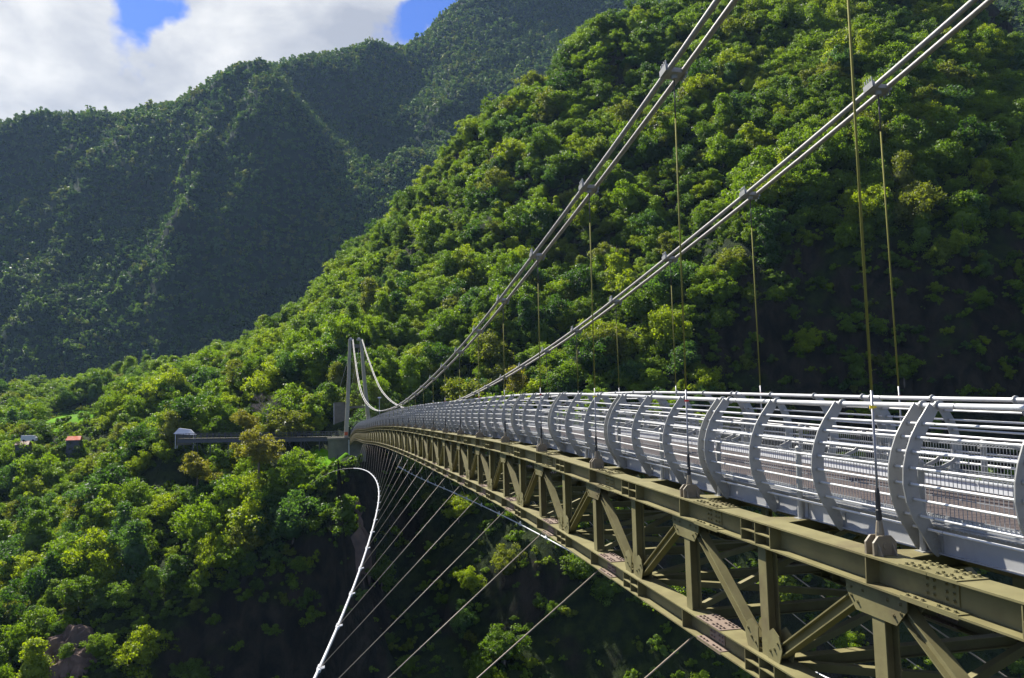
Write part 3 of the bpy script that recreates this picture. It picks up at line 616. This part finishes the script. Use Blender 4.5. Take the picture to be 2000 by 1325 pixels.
for s in (-1, 1):
    part('top_rail', linetube(s, .60, 1.345, .028, 10).mesh('top_rail', M['rail'], M['steelrod'], smooth=True))
    part('handrail', linetube(s, .78, .885, .016, 8).mesh('handrail', M['rail'], M['steelrod'], smooth=True))
    for z, o in zip(RZ, RO): part('side_rail', linetube(s, o, z, .0130, 8).mesh('side_rail', M['rail'], M['steelrod'], smooth=True))
# fence posts, mesh panels, fascia and toe boards, two metres each
def fascia_mesh(s):
    m = MB(); m.box((-s*.565, 0, .125), (.012, 1.985, .25)); m.box((-s*.55, 0, -.004), (.05, 1.985, .012)); m.box((-s*.535, 0, .252), (.07, 1.985, .01))
    m.box((-s*.553, -.9, .12), (.02, .05, .22))
    for k in range(38): m.box((-s*.505, -.95+k*.05, .243), (.012, .012, .012))
    return m.mesh('fascia_panel', M['fascia'])
def fence_mesh(s):
    m = MB(); r = .0026
    def wire(p, q, rr=r): m.bar(p, q, rr*1.8, rr*1.8, side=(1, 0, 0.01), caps=False)
    for k in range(40):
        y = -.975+k*.05
        wire((-s*.525, y, .30), (-s*.525, y, .785)); wire((-s*.525, y, .285), (-s*.60, y, .315)); wire((-s*.60, y, .315), (-s*.525, y, .35))
        wire((-s*.525, y, .785), (-s*.56, y, .765))
    for o, z in ((.525, .283), (.605, .318)): wire((-s*o, -.99, z), (-s*o, .99, z), .007)
    for o, z in ((.525, .35), (.525, .52), (.525, .79), (.56, .765)):
        wire((-s*o, -.99, z), (-s*o, .99, z), .004)
    return m.mesh('mesh_fence_panel', M['wire'])
def post_mesh(s):
    m = MB(); m.tube([(-s*.455, 0, -.02), (-s*.455, 0, .81)], .034, 12); m.tube([(-s*.455, 0, .81), (-s*.455, 0, .825), (-s*.455, 0, .845)], [.04, .04, .018], 12)
    m.box((-s*.455, 0, .0), (.11, .11, .014)); m.box((-s*.50, .0, .2), (.07, .04, .03)); m.box((-s*.50, .0, .74), (.05, .03, .02)); return m.mesh('fence_post', M['rib'], smooth=False)
def toe_mesh(s): return MB().box((-s*.585, 0, .275), (.012, 1.99, .13)).mesh('toe_board', M['white'])
fm_, wm_, pm_, tm_ = [{s: fn(s) for s in (-1, 1)} for fn in (fascia_mesh, fence_mesh, post_mesh, toe_mesh)]
for k in range(-5, 2*NS):
    for s in (-1, 1):
        Y = Y0+k*2; Yc = Y+1; a = math.atan((zd(Y+2)-zd(Y))/2); zc_ = (zd(Y+2)+zd(Y))/2
        part('fence_post', pm_[s], (sx(s), Y, zd(Y)), (slope(Y), 0, 0))
        if Yc < YT:
            part('fascia_panel', fm_[s], (sx(s), Yc, zc_), (a, 0, 0)); part('mesh_fence_panel', wm_[s], (sx(s), Yc, zc_), (a, 0, 0)); part('toe_board', tm_[s], (sx(s), Yc, zc_), (a, 0, 0))
# deck boards
bw = XR-X0-1.20; bm1 = MB().box((0, 0, 0), (bw, .142, .04)).mesh('deck_board', M['deck']); far_b = MB(); nbd = 0
for Y in np.arange(-4, YT, .15):
    if nbd < 298: part('deck_board', bm1, (XM, Y, zd(Y)+.18), (slope(Y), 0, 0)); nbd += 1
    else: far_b.box((XM, Y, zd(Y)+.18), (bw, .142, .04))
q = part('far_deck_board', far_b.mesh('far_deck_board', M['deck'])); q['kind'] = 'stuff'
# truss
FLW = .30
def hbeam(m, Lh, zt, zb, w=FLW, tf=.018, tw_=.012):
    m.box((0, 0, zt-tf/2), (w, Lh, tf)); m.box((0, 0, zb+tf/2), (w, Lh, tf)); m.box((0, 0, (zt+zb)/2), (tw_, Lh, zt-zb-2*tf)); return m
top_m = hbeam(MB(), 3.994, 0, -.28).mesh('top_chord', M['truss']); bot_m = hbeam(MB(), 3.994, -1.52, -1.80).mesh('bottom_chord', M['truss'])
def bolt(m, p, ax='z', s=1, r=.014):
    p = Vector(p); d = {'z': Vector((0, 0, .02*s)), 'x': Vector((.02*s, 0, 0)), 'y': Vector((0, .02*s, 0))}[ax]; m.tube([p, p+d], r, 6); m.tube([p, p+d*.25], r*1.6, 6)
def splice(zt, zb, tp):
    m = MB(); m.box((0, 0, zt+.006), (FLW, .66, .012))
    for k in range(7):
        for x in (-.115, -.06, .06, .115):
            if k != 3: bolt(m, (x, -.27+.09*k, zt+.012))
    t = m.mesh('flange_splice_plate', M[tp])
    b = MB(); b.box((-.0875, 0, zb+.024), (.125, .66, .012)); b.box((.0875, 0, zb+.024), (.125, .66, .012)); b.box((0, 0, zb-.006), (FLW, .66, .012))
    for k in range(7):
        for x in (-.12, .12): 
            if k != 3: bolt(b, (x, -.27+.09*k, zb+.03))
    wv = MB()
    for sd_ in (-1, 1):
        wv.box((sd_*.012, 0, (zt+zb)/2), (.012, .40, .19))
        for yy in (-.15, -.07, .07, .15):
            for zz in (-.06, 0, .06): bolt(wv, (sd_*.018, yy, (zt+zb)/2+zz), 'x', sd_, .012)
    return t, b.mesh('lower_splice_plate', M[tp]), wv.mesh('web_splice_plate', M[tp])
spt, spb = splice(0, -.28, 'truss'), splice(-1.52, -1.80, 'plate')
def stiff(zt, zb):
    m = MB()
    for y in (-.32, 0, .32): m.box((0, y, (zt+zb)/2), (FLW-.01, .012, zt-zb-.04))
    m.box((-.08, 0, (zt+zb)/2), (.13, .63, .012)); m.box((.08, 0, (zt+zb)/2), (.13, .63, .012)); e = m.mesh('stiffener_frame', M['truss'])
    m = MB(); m.box((0, 0, (zt+zb)/2), (FLW-.01, .014, zt-zb-.04)); return e, m.mesh('web_stiffener', M['truss'])
stt, stb = stiff(0, -.28), stiff(-1.52, -1.80)
for i in range(-1, NS):
    ys = YS(i)-.75; ye = ys+ST; Yc = (ys+ye)/2; a = math.atan((zd(ye)-zd(ys))/ST); z_ = (zd(ye)+zd(ys))/2
    for s in (-1, 1):
        for nm, me, sp, stf in (('top_chord', top_m, spt, stt), ('bottom_chord', bot_m, spb, stb)):
            c = part(nm, me, (sx(s), Yc, z_), (a, 0, 0))
            for q in range(3): part(sp[q].name.split('.')[0], sp[q], (0, -ST/2, 0), (0, 0, 0), c)
            part('web_stiffener', stf[1], (0, -ST/2+.78, 0), (0, 0, 0), c); part('stiffener_frame', stf[0], (0, -ST/2+2.75, 0), (0, 0, 0), c)
pv = MB(); 
for q in (-1, 1): pv.box((q*.066, 0, -.90), (.014, .17, 1.234))
pv.box((0, 0, -.90), (.118, .012, 1.234)); pv = pv.mesh('vertical_post', M['truss'])
def diag(d):                                  # from the top at y=0 down to the bottom at y=d*2
    m = MB(); p, q = Vector((0, d*.20, -.36)), Vector((0, d*1.76, -1.44)); m.bar(p, q, .11, .012, side=(1, 0, 0)); dd = (q-p).normalized(); n = Vector((0, -dd.z, dd.y))
    m2 = MB()
    for e in (-1, 1): m2.bar(p+n*e*.052, q+n*e*.052, .12, .014, side=(1, 0, 0))
    m2.bar(p, q, .012, .09, side=(1, 0, 0)); return m2.mesh('diagonal_brace', M['truss'])
dg = {d: diag(d) for d in (-1, 1)}
gt = MB(); gt.plate([(-.42, -.282), (.42, -.282), (.42, -.40), (.28, -.56), (-.28, -.56), (-.42, -.40)], 'x', -.079, .012)
for y, z in ((-.34, -.36), (-.34, -.44), (-.25, -.48), (.34, -.36), (.34, -.44), (.25, -.48), (-.17, -.36), (.17, -.36)): bolt(gt, (-.085, y, z), 'x', -1, .012)
gt = [gt.mesh('gusset_plate', M['truss']), MB().plate([(-.42, -.282), (.42, -.282), (.42, -.40), (.28, -.56), (-.28, -.56), (-.42, -.40)], 'x', .079, .012).mesh('gusset_plate', M['truss'])]
gb = []
for e in (-1, 1):
    for xx in (-.080, .080):
        g1 = MB().plate([(e*.10, -1.518), (e*.34, -1.518), (e*.40, -1.36), (e*.34, -1.22), (e*.22, -1.16), (e*.10, -1.24)], 'x', xx, .012)
        if xx < 0:
            for y, z in ((.16, -1.42), (.25, -1.38), (.32, -1.30)): bolt(g1, (-.086, e*y, z), 'x', -1, .014)
        gb.append(g1.mesh('gusset_plate', M['truss']))
xb = hbeam(MB(), WD-.32, -.02, -.16, .14, .012, .01); xb = xb.mesh('cross_beam', M['truss'])
xl = hbeam(MB(), WD-.32, -1.54, -1.68, .14, .012, .01); xl = xl.mesh('lower_cross_beam', M['truss'])
outr = {s: MB().plate([(-s*.15, -.20), (-s*.62, -.06), (-s*.62, .06), (-s*.15, .20)], 'z', -.008, .012).mesh('outrigger_plate', M['truss']) for s in (-1, 1)}
lat = MB(); lat.bar((-WD/2+.15, .05, -1.60), (WD/2-.15, 1.95, -1.60), .09, .09); lat = lat.mesh('lateral_brace', M['truss'])
lat2 = MB(); lat2.bar((WD/2-.15, .05, -1.62), (-WD/2+.15, 1.95, -1.62), .09, .09); lat2 = lat2.mesh('lateral_brace', M['truss'])
sway = MB(); sway.bar((-WD/2+.1, 0, -1.5), (WD/2-.1, 0, -.2), .08, .08); sway = sway.mesh('sway_brace', M['truss'])
for k in range(-3, 2*NS):
    Y = Y0+2*k; a = slope(Y); z = zd(Y)
    for s in (-1, 1):
        part('vertical_post', pv, (sx(s), Y, z), (a*0, 0, 0)); part('outrigger_plate', outr[s], (sx(s), Y, z), (a, 0, 0))
        if k % 2 == 0:
            [part('gusset_plate', g1, (sx(s), Y, z), (a, 0, 0)) for g1 in gt]
            for d in (-1, 1): part('diagonal_brace', dg[d], (sx(s), Y, z), (math.atan((zd(Y+2*d)-z)/(2*d)), 0, 0))
        else: [part('gusset_plate', g1, (sx(s), Y, z), (a, 0, 0)) for g1 in gb]
    part('cross_beam', xb, (XM, Y, z), (0, 0, math.pi/2)); part('lower_cross_beam', xl, (XM, Y, z), (0, 0, math.pi/2))
    part('lateral_brace', lat if k % 2 else lat2, (XM, Y, z), (a, 0, 0))
    if k % 2 == 0: part('sway_brace', sway, (XM, Y, z), (0, 0, 0))
pp = MB().tube([(XM-.9, Y, zd(Y)-.08) for Y in along(-6, YT, 4)], .06, 6); part('deck_stringer', pp.mesh('deck_stringer', M['truss']))
pp = MB().tube([(XM+.9, Y, zd(Y)-.08) for Y in along(-6, YT, 4)], .06, 6); part('deck_stringer', pp.mesh('deck_stringer', M['truss']))
# main cables: a pair on each side, held by clamps, hangers down to the chord
for s in (-1, 1):
    for e in (-1, 1):
        part('main_cable', MB().tube([(xcab(Y, s)+e*.115*(1-.35*max(0, (Y-100)/85)), Y, zc(Y)) for Y in along(-14, YT, 1.5)], .041, 10).mesh('main_cable', M['cable'], smooth=True))
clv = MB()
for y in (-.055, .055): clv.plate([(-.12, 0), (.12, 0), (.12, .115), (.065, .175), (-.065, .175), (-.12, .115)], 'y', y, .024)
for x in (-.075, .075): clv.plate([(-.13, 0), (-.067, 0), (-.067, .11)], 'x', x, .014); clv.plate([(.13, 0), (.067, 0), (.067, .11)], 'x', x, .014)
clv.tube([(0, -.075, .085), (0, .075, .085)], .028, 10); clv.tube([(0, 0, .10), (0, 0, .20), (0, 0, .30), (0, 0, .31)], [.042, .040, .026, .018], 10); clv = clv.mesh('clevis_bracket', M['clevis'])
slv = MB().tube([(0, 0, .31), (0, 0, .40), (0, 0, .405), (0, 0, .56), (0, 0, .60)], [.027, .027, .022, .022, .014], 8).mesh('rubber_sleeve', M['black'])
tape = {c: MB().tube([(0, 0, 1.33), (0, 0, 1.36)], .021, 8).box((.03, 0, 1.345), (.03, .015, .02)).mesh('marker_tape', M[c]) for c in ('yellow', 'red')}
clampm = MB(); clampm.box((0, 0, .0), (.31, .24, .085)); clampm.box((-.165, 0, .035), (.06, .26, .12)); clampm.box((.165, 0, -.01), (.05, .24, .10)); clampm.tube([(0, 0, -.04), (0, 0, -.11)], [.06, .045], 10); clampm = clampm.mesh('cable_clamp', M['rib'])
boltm = MB().tube([(0, 0, 0), (0, 0, .09), (0, 0, .10)], [.013, .013, .006], 6).mesh('clamp_bolt', M['rib'])
for i in range(-2, NS-1):
    Y = YS(i); nr = i < 9
    for s in (-1, 1):
        xc, z1, z0 = xcab(Y, s), zc(Y), zd(Y); cs = math.atan((zc(Y+.5)-zc(Y-.5)))
        c = part('cable_clamp', clampm, (xc, Y, z1), (cs, 0, 0)); c.scale = (.9, .85, .85)
        if nr:
            for q in range(4): part('clamp_bolt', boltm, (-.165, -.095+q*.063, .09), (0, 0, 0), c)
            for q in range(3): part('clamp_bolt', boltm, (.165, -.075+q*.075, -.12), (0, 0, 0), c)
        H = z1-z0-.08; dx = xc-sx(s); h1 = min(1.5, H*.6); h2 = max(h1+.02, H-.6) if H > 2.8 else H-.2
        m = MB(); P = lambda h: (dx*h/H, 0, h)
        m.tube([P(.3), P(h1)], .012, 8, 0); m.tube([P(h1), P(h2)], .0125, 8, 1); m.tube([P(h2), P(H)], .011, 8, 2)
        hh = part('hanger', m.mesh('hanger', M['steelrod'], M['hang'], M['darkrod'], smooth=True), (sx(s), Y, z0))
        part('clevis_bracket', clv, (0, 0, 0), (0, 0, 0), hh); part('rubber_sleeve', slv, (0, 0, 0), (0, 0, 0), hh)
        if H > 1.8 and nr: part('marker_tape', tape['yellow' if (s < 0 and i % 2 == 0) else 'red'], (0, 0, 0 if i else .0), (0, 0, 0), hh)
# wind cables held off the truss by inclined ties
def wc(Y, s):
    x = 4.65-.0013*(Y-88)**2; z = herm([-10, 10, 26.6, 34.6, 46.6, 62, 75, 87, 98, 120, 140, 160, 176], [-10.2, -8.6, -7.76, -7.24, -6.46, -6.04, -6.05, -6.18, -6.4, -7.4, -9.0, -11.9, -15.5], Y)
    return ((x if s < 0 else 2*XM-x), Y, z)
WEND = 116
tcm = MB(); tcm.box((0, 0, 0), (.12, .26, .12)); 
for q in (-.09, 0, .09): tcm.tube([(.05, q, .05), (.12, q, .12)], .018, 6)
tcm.tube([(0, -.30, 0), (0, .30, 0)], .052, 8); tcm = tcm.mesh('tie_clamp', M['windc'])
for s in (-1, 1):
    part('anchor_rope', MB().tube([wc(Y, s) for Y in along(WEND, 176, 2)], .022, 6).mesh('anchor_rope', M['cable'], smooth=True))
    part('wind_cable', MB().tube([wc(Y, s) for Y in along(-8, WEND, 2)], .050 if s < 0 else .034, 10).mesh('wind_cable', M['windc'], smooth=True))
    for i in range(0, 28):
        Y = YS(i); a = Vector((sx(s)+s*.02, Y, zd(Y)-1.88)); b = Vector(wc(Y, s)); 
        t = part('wind_tie', MB().tube([(0, 0, 0), b-a], .0125, 6).mesh('wind_tie', M['tie'], smooth=True), a)
        part('tie_clamp', tcm, b-a, (0, (1 if s > 0 else -1)*-.6, 0), t)

# ------------------------------------------------------------------ far tower and things around it
TC = mat('tower_concrete', (0.33, 0.305, 0.23), 0.85, 0, 0.15, 0.8, 0.2, 0.2)
def leg(p, q, w0, w1, dy):
    m = MB(); n = 12; P = []
    for i in range(n+1):
        t = i/n; c = Vector(p).lerp(Vector(q), t); c.x += 0.10*math.sin(math.pi*t)*(1 if p[0] > q[0] else -1)*-1; w = w0+(w1-w0)*t; P.append((c, w))
    V = []; f = []
    for c, w in P: V += [(c.x-w/2, -dy/2, c.z), (c.x+w/2, -dy/2, c.z), (c.x+w/2, dy/2, c.z), (c.x-w/2, dy/2, c.z)]
    for i in range(n):
        for k in range(4): f.append((i*4+k, i*4+(k+1) % 4, i*4+4+(k+1) % 4, i*4+4+k))
    f += [(3, 2, 1, 0), tuple(n*4+k for k in range(4))]; return m.add(V, f).mesh('tower_leg', TC)
tb = at(678, 852, YT)[2]
T = thing('bridge_tower', 'tall slender concrete tower with two leaning legs at the far bridge end', 'tower', (XM, YT, tb))
link('tower_leg', leg((4.05-XM, 0, -1), (5.02-XM, 0, 21.7), .95, .62, 1.3), T); link('tower_leg', leg((2*XM-4.05-XM+.2, 0, -1), (7.45-XM, 0, 21.7), .95, .62, 1.3), T)
link('tower_crossbeam', MB().box((-.45, 0, 20.1), (1.9, .9, .8)).mesh('tower_crossbeam', M['conc']), T); link('tower_crossbeam', MB().box((-.2, 0, 6.4), (3.4, .8, .45)).mesh('tower_crossbeam', M['conc']), T)
sdl = MB().box((0, 0, 0), (.9, 1.5, .35)).tube([(-.25, 0, .2), (.25, 0, .2)], .3, 10).mesh('cable_saddle', M['rib'])
link('cable_saddle', sdl, T, (5.30-XM-.1, 0, 21.55)); link('cable_saddle', sdl, T, (7.55-XM-.55, 0, 21.55))
link('pier', MB().box((-2.4, .3, -3.2), (8.2, 3.2, 5.0)).box((-2.2, .3, -.55), (9.0, 3.6, .5)).mesh('pier', M['conc']), T)
link('drain_pipe', MB().tube([(-2.0, -1.5, -.8), (-2.0, -1.5, -6.0)], .12, 8).mesh('drain_pipe', M['rail']), T)
link('warning_panel', MB().box((-2.6, -.75, .55), (.75, .1, .75)).mesh('warning_panel', M['orange']), T)
for e in (-1, 1):
    link('backstay', MB().tube([(e*.8, 0, 21.6), (e*1.6-3, 26, 8), (e*2-5, 46, -2)], .05, 6).mesh('backstay', M['cable'], smooth=True), T)
pw = at(661, 818, 197)
A = thing('anchor_block', 'grey concrete slab wall standing left of the tower legs', 'wall', (pw[0]+.4, 197, pw[2]))
link('wall_slab', MB().box((0, 0, 0), (2.8, 2.0, 7.4)).mesh('wall_slab', M['conc']), A); link('wall_cap', MB().box((0, 0, 3.78), (3.0, 2.2, .16)).mesh('wall_cap', M['conc']), A); link('wall_edge', MB().box((-1.46, -1.0, 0), (.10, .12, 7.3)).mesh('wall_edge', M['rail']), A)
# walkway leading left from the tower along the slope
wA, wB = Vector(at(676, 853, 187)), Vector(at(352, 857, 203)); wd = (wB-wA); Lw = wd.length; ang = math.atan2(wd.y, wd.x)
W = thing('approach_walkway', 'dark narrow elevated walkway on trestles running left from the tower', 'walkway', wA, rot=(0, 0, ang))
dz_ = wd.z/Lw
link('walkway_deck', MB().bar((0, 0, 0), (Lw, 0, dz_*Lw), 2.2, .12, side=(0, 1, 0)).mesh('walkway_deck', M['conc']), W)
for e in (-1, 1): link('walkway_girder', MB().bar((0, e*.9, -.6), (Lw, e*.9, dz_*Lw-.6), .25, .75, side=(0, 1, 0)).mesh('walkway_girder', M['darksteel']), W)
for e in (-1, 1):
    for h in (.5, .8, 1.15): link('walkway_rail', MB().bar((0, e*1.05, h), (Lw, e*1.05, dz_*Lw+h), .06, .06).mesh('walkway_rail', M['darksteel']), W)
rp = MB().box((0, 0, .6), (.08, .08, 1.2)).mesh('railing_post', M['darksteel'])
for k in range(28):
    for e in (-1, 1): link('railing_post', rp, W, (k*Lw/27, e*1.05, dz_*k*Lw/27))
for k in range(9):
    x = 1.5+k*Lw/9.2
    for e in (-1, 1): link('trestle_leg', MB().bar((x, e*.9, -1), (x, e*1.2, -6.5), .16, .16).mesh('trestle_leg', M['darksteel']), W)
    link('trestle_brace', MB().bar((x, -.95, -1.2), (x+2, -1.1, -4.2), .1, .1).bar((x+4, -.95, -1.2), (x+2, -1.1, -4.2), .1, .1).mesh('trestle_brace', M['darksteel']), W)
# shelter at its far end
q = at(362, 852, 205)
G = thing('shelter', 'small white roofed shelter at the left end of the walkway', 'shelter', q)
link('roof', MB().add([(-2.4, -1.5, .6), (2.4, -1.5, .2), (2.4, 1.5, .2), (-2.4, 1.5, .6), (-1.4, -.4, 1.9), (1.2, -.4, 1.5), (1.2, .6, 1.5), (-1.4, .6, 1.9)], [(0, 1, 5, 4), (1, 2, 6, 5), (2, 3, 7, 6), (3, 0, 4, 7), (4, 5, 6, 7), (3, 2, 1, 0)]).mesh('roof', M['white']), G)
for x, y in ((-2, -1.2), (2, -1.2), (2, 1.2), (-2, 1.2)): link('post', MB().box((x, y, -1.2), (.15, .15, 3.4)).mesh('post', M['rail']), G)
link('wall', MB().box((-.4, 1.1, -.9), (3.4, .1, 2.6)).mesh('wall', M['conc']), G)
def house(px_, py_, Y, w_, d_, h_, rm, label):
    q = at(px_, py_, Y); gz = q[2]-h_-1.6
    H = thing('house', label, 'house', (q[0], q[1], gz))
    link('wall', MB().box((0, 0, h_/2-2), (w_, d_, h_+4)).mesh('wall', M['darksteel']), H)
    link('roof', MB().add([(-w_*.56, -d_*.58, h_), (w_*.56, -d_*.58, h_), (w_*.56, d_*.58, h_), (-w_*.56, d_*.58, h_), (-w_*.5, 0, h_+d_*.36), (w_*.5, 0, h_+d_*.36)], [(0, 1, 5, 4), (2, 3, 4, 5), (0, 4, 3), (1, 2, 5), (3, 2, 1, 0)]).mesh('roof', rm), H)
    for x in (-w_*.25, w_*.25): link('window', MB().box((x, -d_/2-.01, h_*.55), (.6, .08, .5)).mesh('window', M['darksteel']), H)
    return H
house(146, 849, 262, 3.6, 3.2, .9, M['orange'], 'small house with bright orange roof among the trees below the meadow')
house(46, 858, 262, 3.4, 3, .9, M['rust'], 'small house with rusty brown roof at the far left')
q = at(57, 861, 255); V_ = thing('parked_van', 'tiny white van parked in front of the rusty roofed house', 'van', q)
link('body', MB().plate([(-1.9, 0), (1.9, 0), (1.9, .8), (1.3, 1.5), (-1.9, 1.5)], 'y', 0, 1.6).mesh('body', M['white']), V_)
link('windscreen', MB().bar((1.62, 0, 1.16), (1.4, 0, 1.42), 1.3, .05, side=(0, 1, 0)).mesh('windscreen', M['darksteel']), V_)
whl = MB().tube([(0, -.1, 0), (0, .1, 0)], .32, 12).mesh('wheel', M['black'])
for x in (-1.2, 1.2):
    for y in (-.75, .75): link('wheel', whl, V_, (x, y, .05))
# twin dark poles on the slope, and the lamp mast on the deck
def mast(px_, y0_, y1_, Y, label):
    a = at(px_, y0_, Y); b = at(px_, y1_, Y); h = b[2]-a[2]
    t = thing('utility_pole', label, 'pole', (a[0], a[1], a[2]-1)); link('pole_shaft', MB().tube([(0, 0, -4), (0, 0, h+1)], [.28, .18], 8).mesh('pole_shaft', M['darksteel']), t)
    link('antenna_panel', MB().box((.25, 0, h*.9), (.35, .35, 2.2)).mesh('antenna_panel', M['darksteel']), t)
mast(408, 800, 748, PY, 'dark utility pole on the left slope, the left one of a pair'); mast(414, 800, 751, PY, 'dark utility pole on the left slope, the right one of a pair')
q = at(741, 803, 84)
Lm = thing('lamp_mast', 'slim grey mast with a small box head rising behind the distant railing', 'mast', (q[0], q[1], zd(84)+.2))
hm_ = at(741, 777, 84)[2]-zd(84)-.2
link('mast_pole', MB().tube([(0, 0, 0), (0, 0, hm_)], [.05, .035], 8).mesh('mast_pole', M['rib']), Lm); link('lamp_head', MB().box((.02, -.05, hm_), (.34, .2, .12)).mesh('lamp_head', M['rail']), Lm)

# bare dead trees and the orange-leaved tree
def dead_tree(px_, py_, Y, h, label, seed):
    q = at(px_, py_, Y); r = random.Random(seed); t = thing('bare_tree', label, 'tree', (q[0], q[1], q[2]))
    tm = MB(); tm.tube([(0, 0, -2), (.1, 0, h*.25), (0, .1, h*.5)], [.22, .16, .1], 6); link('trunk', tm.mesh('trunk', M['deadbark']), t)
    br = MB()
    def grow(p, d, l, rad, dep):
        e = p+d*l; br.tube([p, p.lerp(e, .5)+Vector((r.uniform(-.1, .1), r.uniform(-.1, .1), 0))*l, e], [rad, rad*.8, rad*.55], 4, caps=False)
        if dep == 0: return
        for _ in range(4 if dep > 1 else 3):
            dd = (d+Vector((r.uniform(-.9, .9), r.uniform(-.9, .9), r.uniform(-.2, .7)))).normalized(); grow(p.lerp(e, r.uniform(.5, 1)), dd, l*r.uniform(.55, .8), rad*.6, dep-1)
    for k in range(6): grow(Vector((0, 0, h*r.uniform(.1, .45))), Vector((r.uniform(-.9, .9), r.uniform(-.7, .7), r.uniform(.3, 1))).normalized(), h*.3, .09, 4)
    link('branches', br.mesh('branches', M['deadbark']), t)
dead_tree(522, 822, 203, 7.0, 'bare grey leafless tree standing above the dark walkway', 1)
for a_, (x_, y_) in enumerate(((1140, 742), (1890, 285), (960, 470))):
    q = hit(x_, y_); dead_tree(x_, y_-8, float(q[1])-1.5, 6.5, ('pale bare tree low between the two cables', 'pale bare branches at the right above the forest', 'pale bare tree left of the near cable')[a_], 11+a_)
dead_tree(300, 760, 360, 6.0, 'brownish bare tree on the ridge left of the twin poles', 4)
def special(px_, py_, Y, R_, tone, var, label):
    q = at(px_, py_, Y); t = thing('broadleaf_tree', label, 'tree', (q[0], q[1], q[2])); cr = link('crown', near_crowns[var], t); cr.scale = (R_, R_, R_*.95)
    cr.material_slots[0].link = 'OBJECT'; cr.material_slots[0].material = LEAF[tone]; k = link('trunk', trunks[0], t); k.scale = (R_, R_, R_*1.3)
special(505, 885, 180, 5.6, 'ochre tinged', 0, 'broad ochre tinged tree whose crown hides the middle of the walkway')
special(385, 925, 186, 4.6, 'ochre tinged', 3, 'ochre tinged tree below the left part of the walkway')
special(478, 828, 196, 3.6, 'ochre tinged', 6, 'pale ochre tree left of the bare grey tree')
special(578, 662, 398, 5.5, 'ochre tinged', 0, 'orange tinged tree on the ridge left of the tower')
special(340, 735, 440, 7, 'olive green', 1, 'pale olive tree standing up on the ridge above the poles')
special(250, 750, 475, 7, 'bright yellow green', 3, 'round yellow green tree on the ridge above the meadow')
special(115, 775, 495, 7.5, 'ochre tinged', 1, 'round ochre tree on the far left ridge')
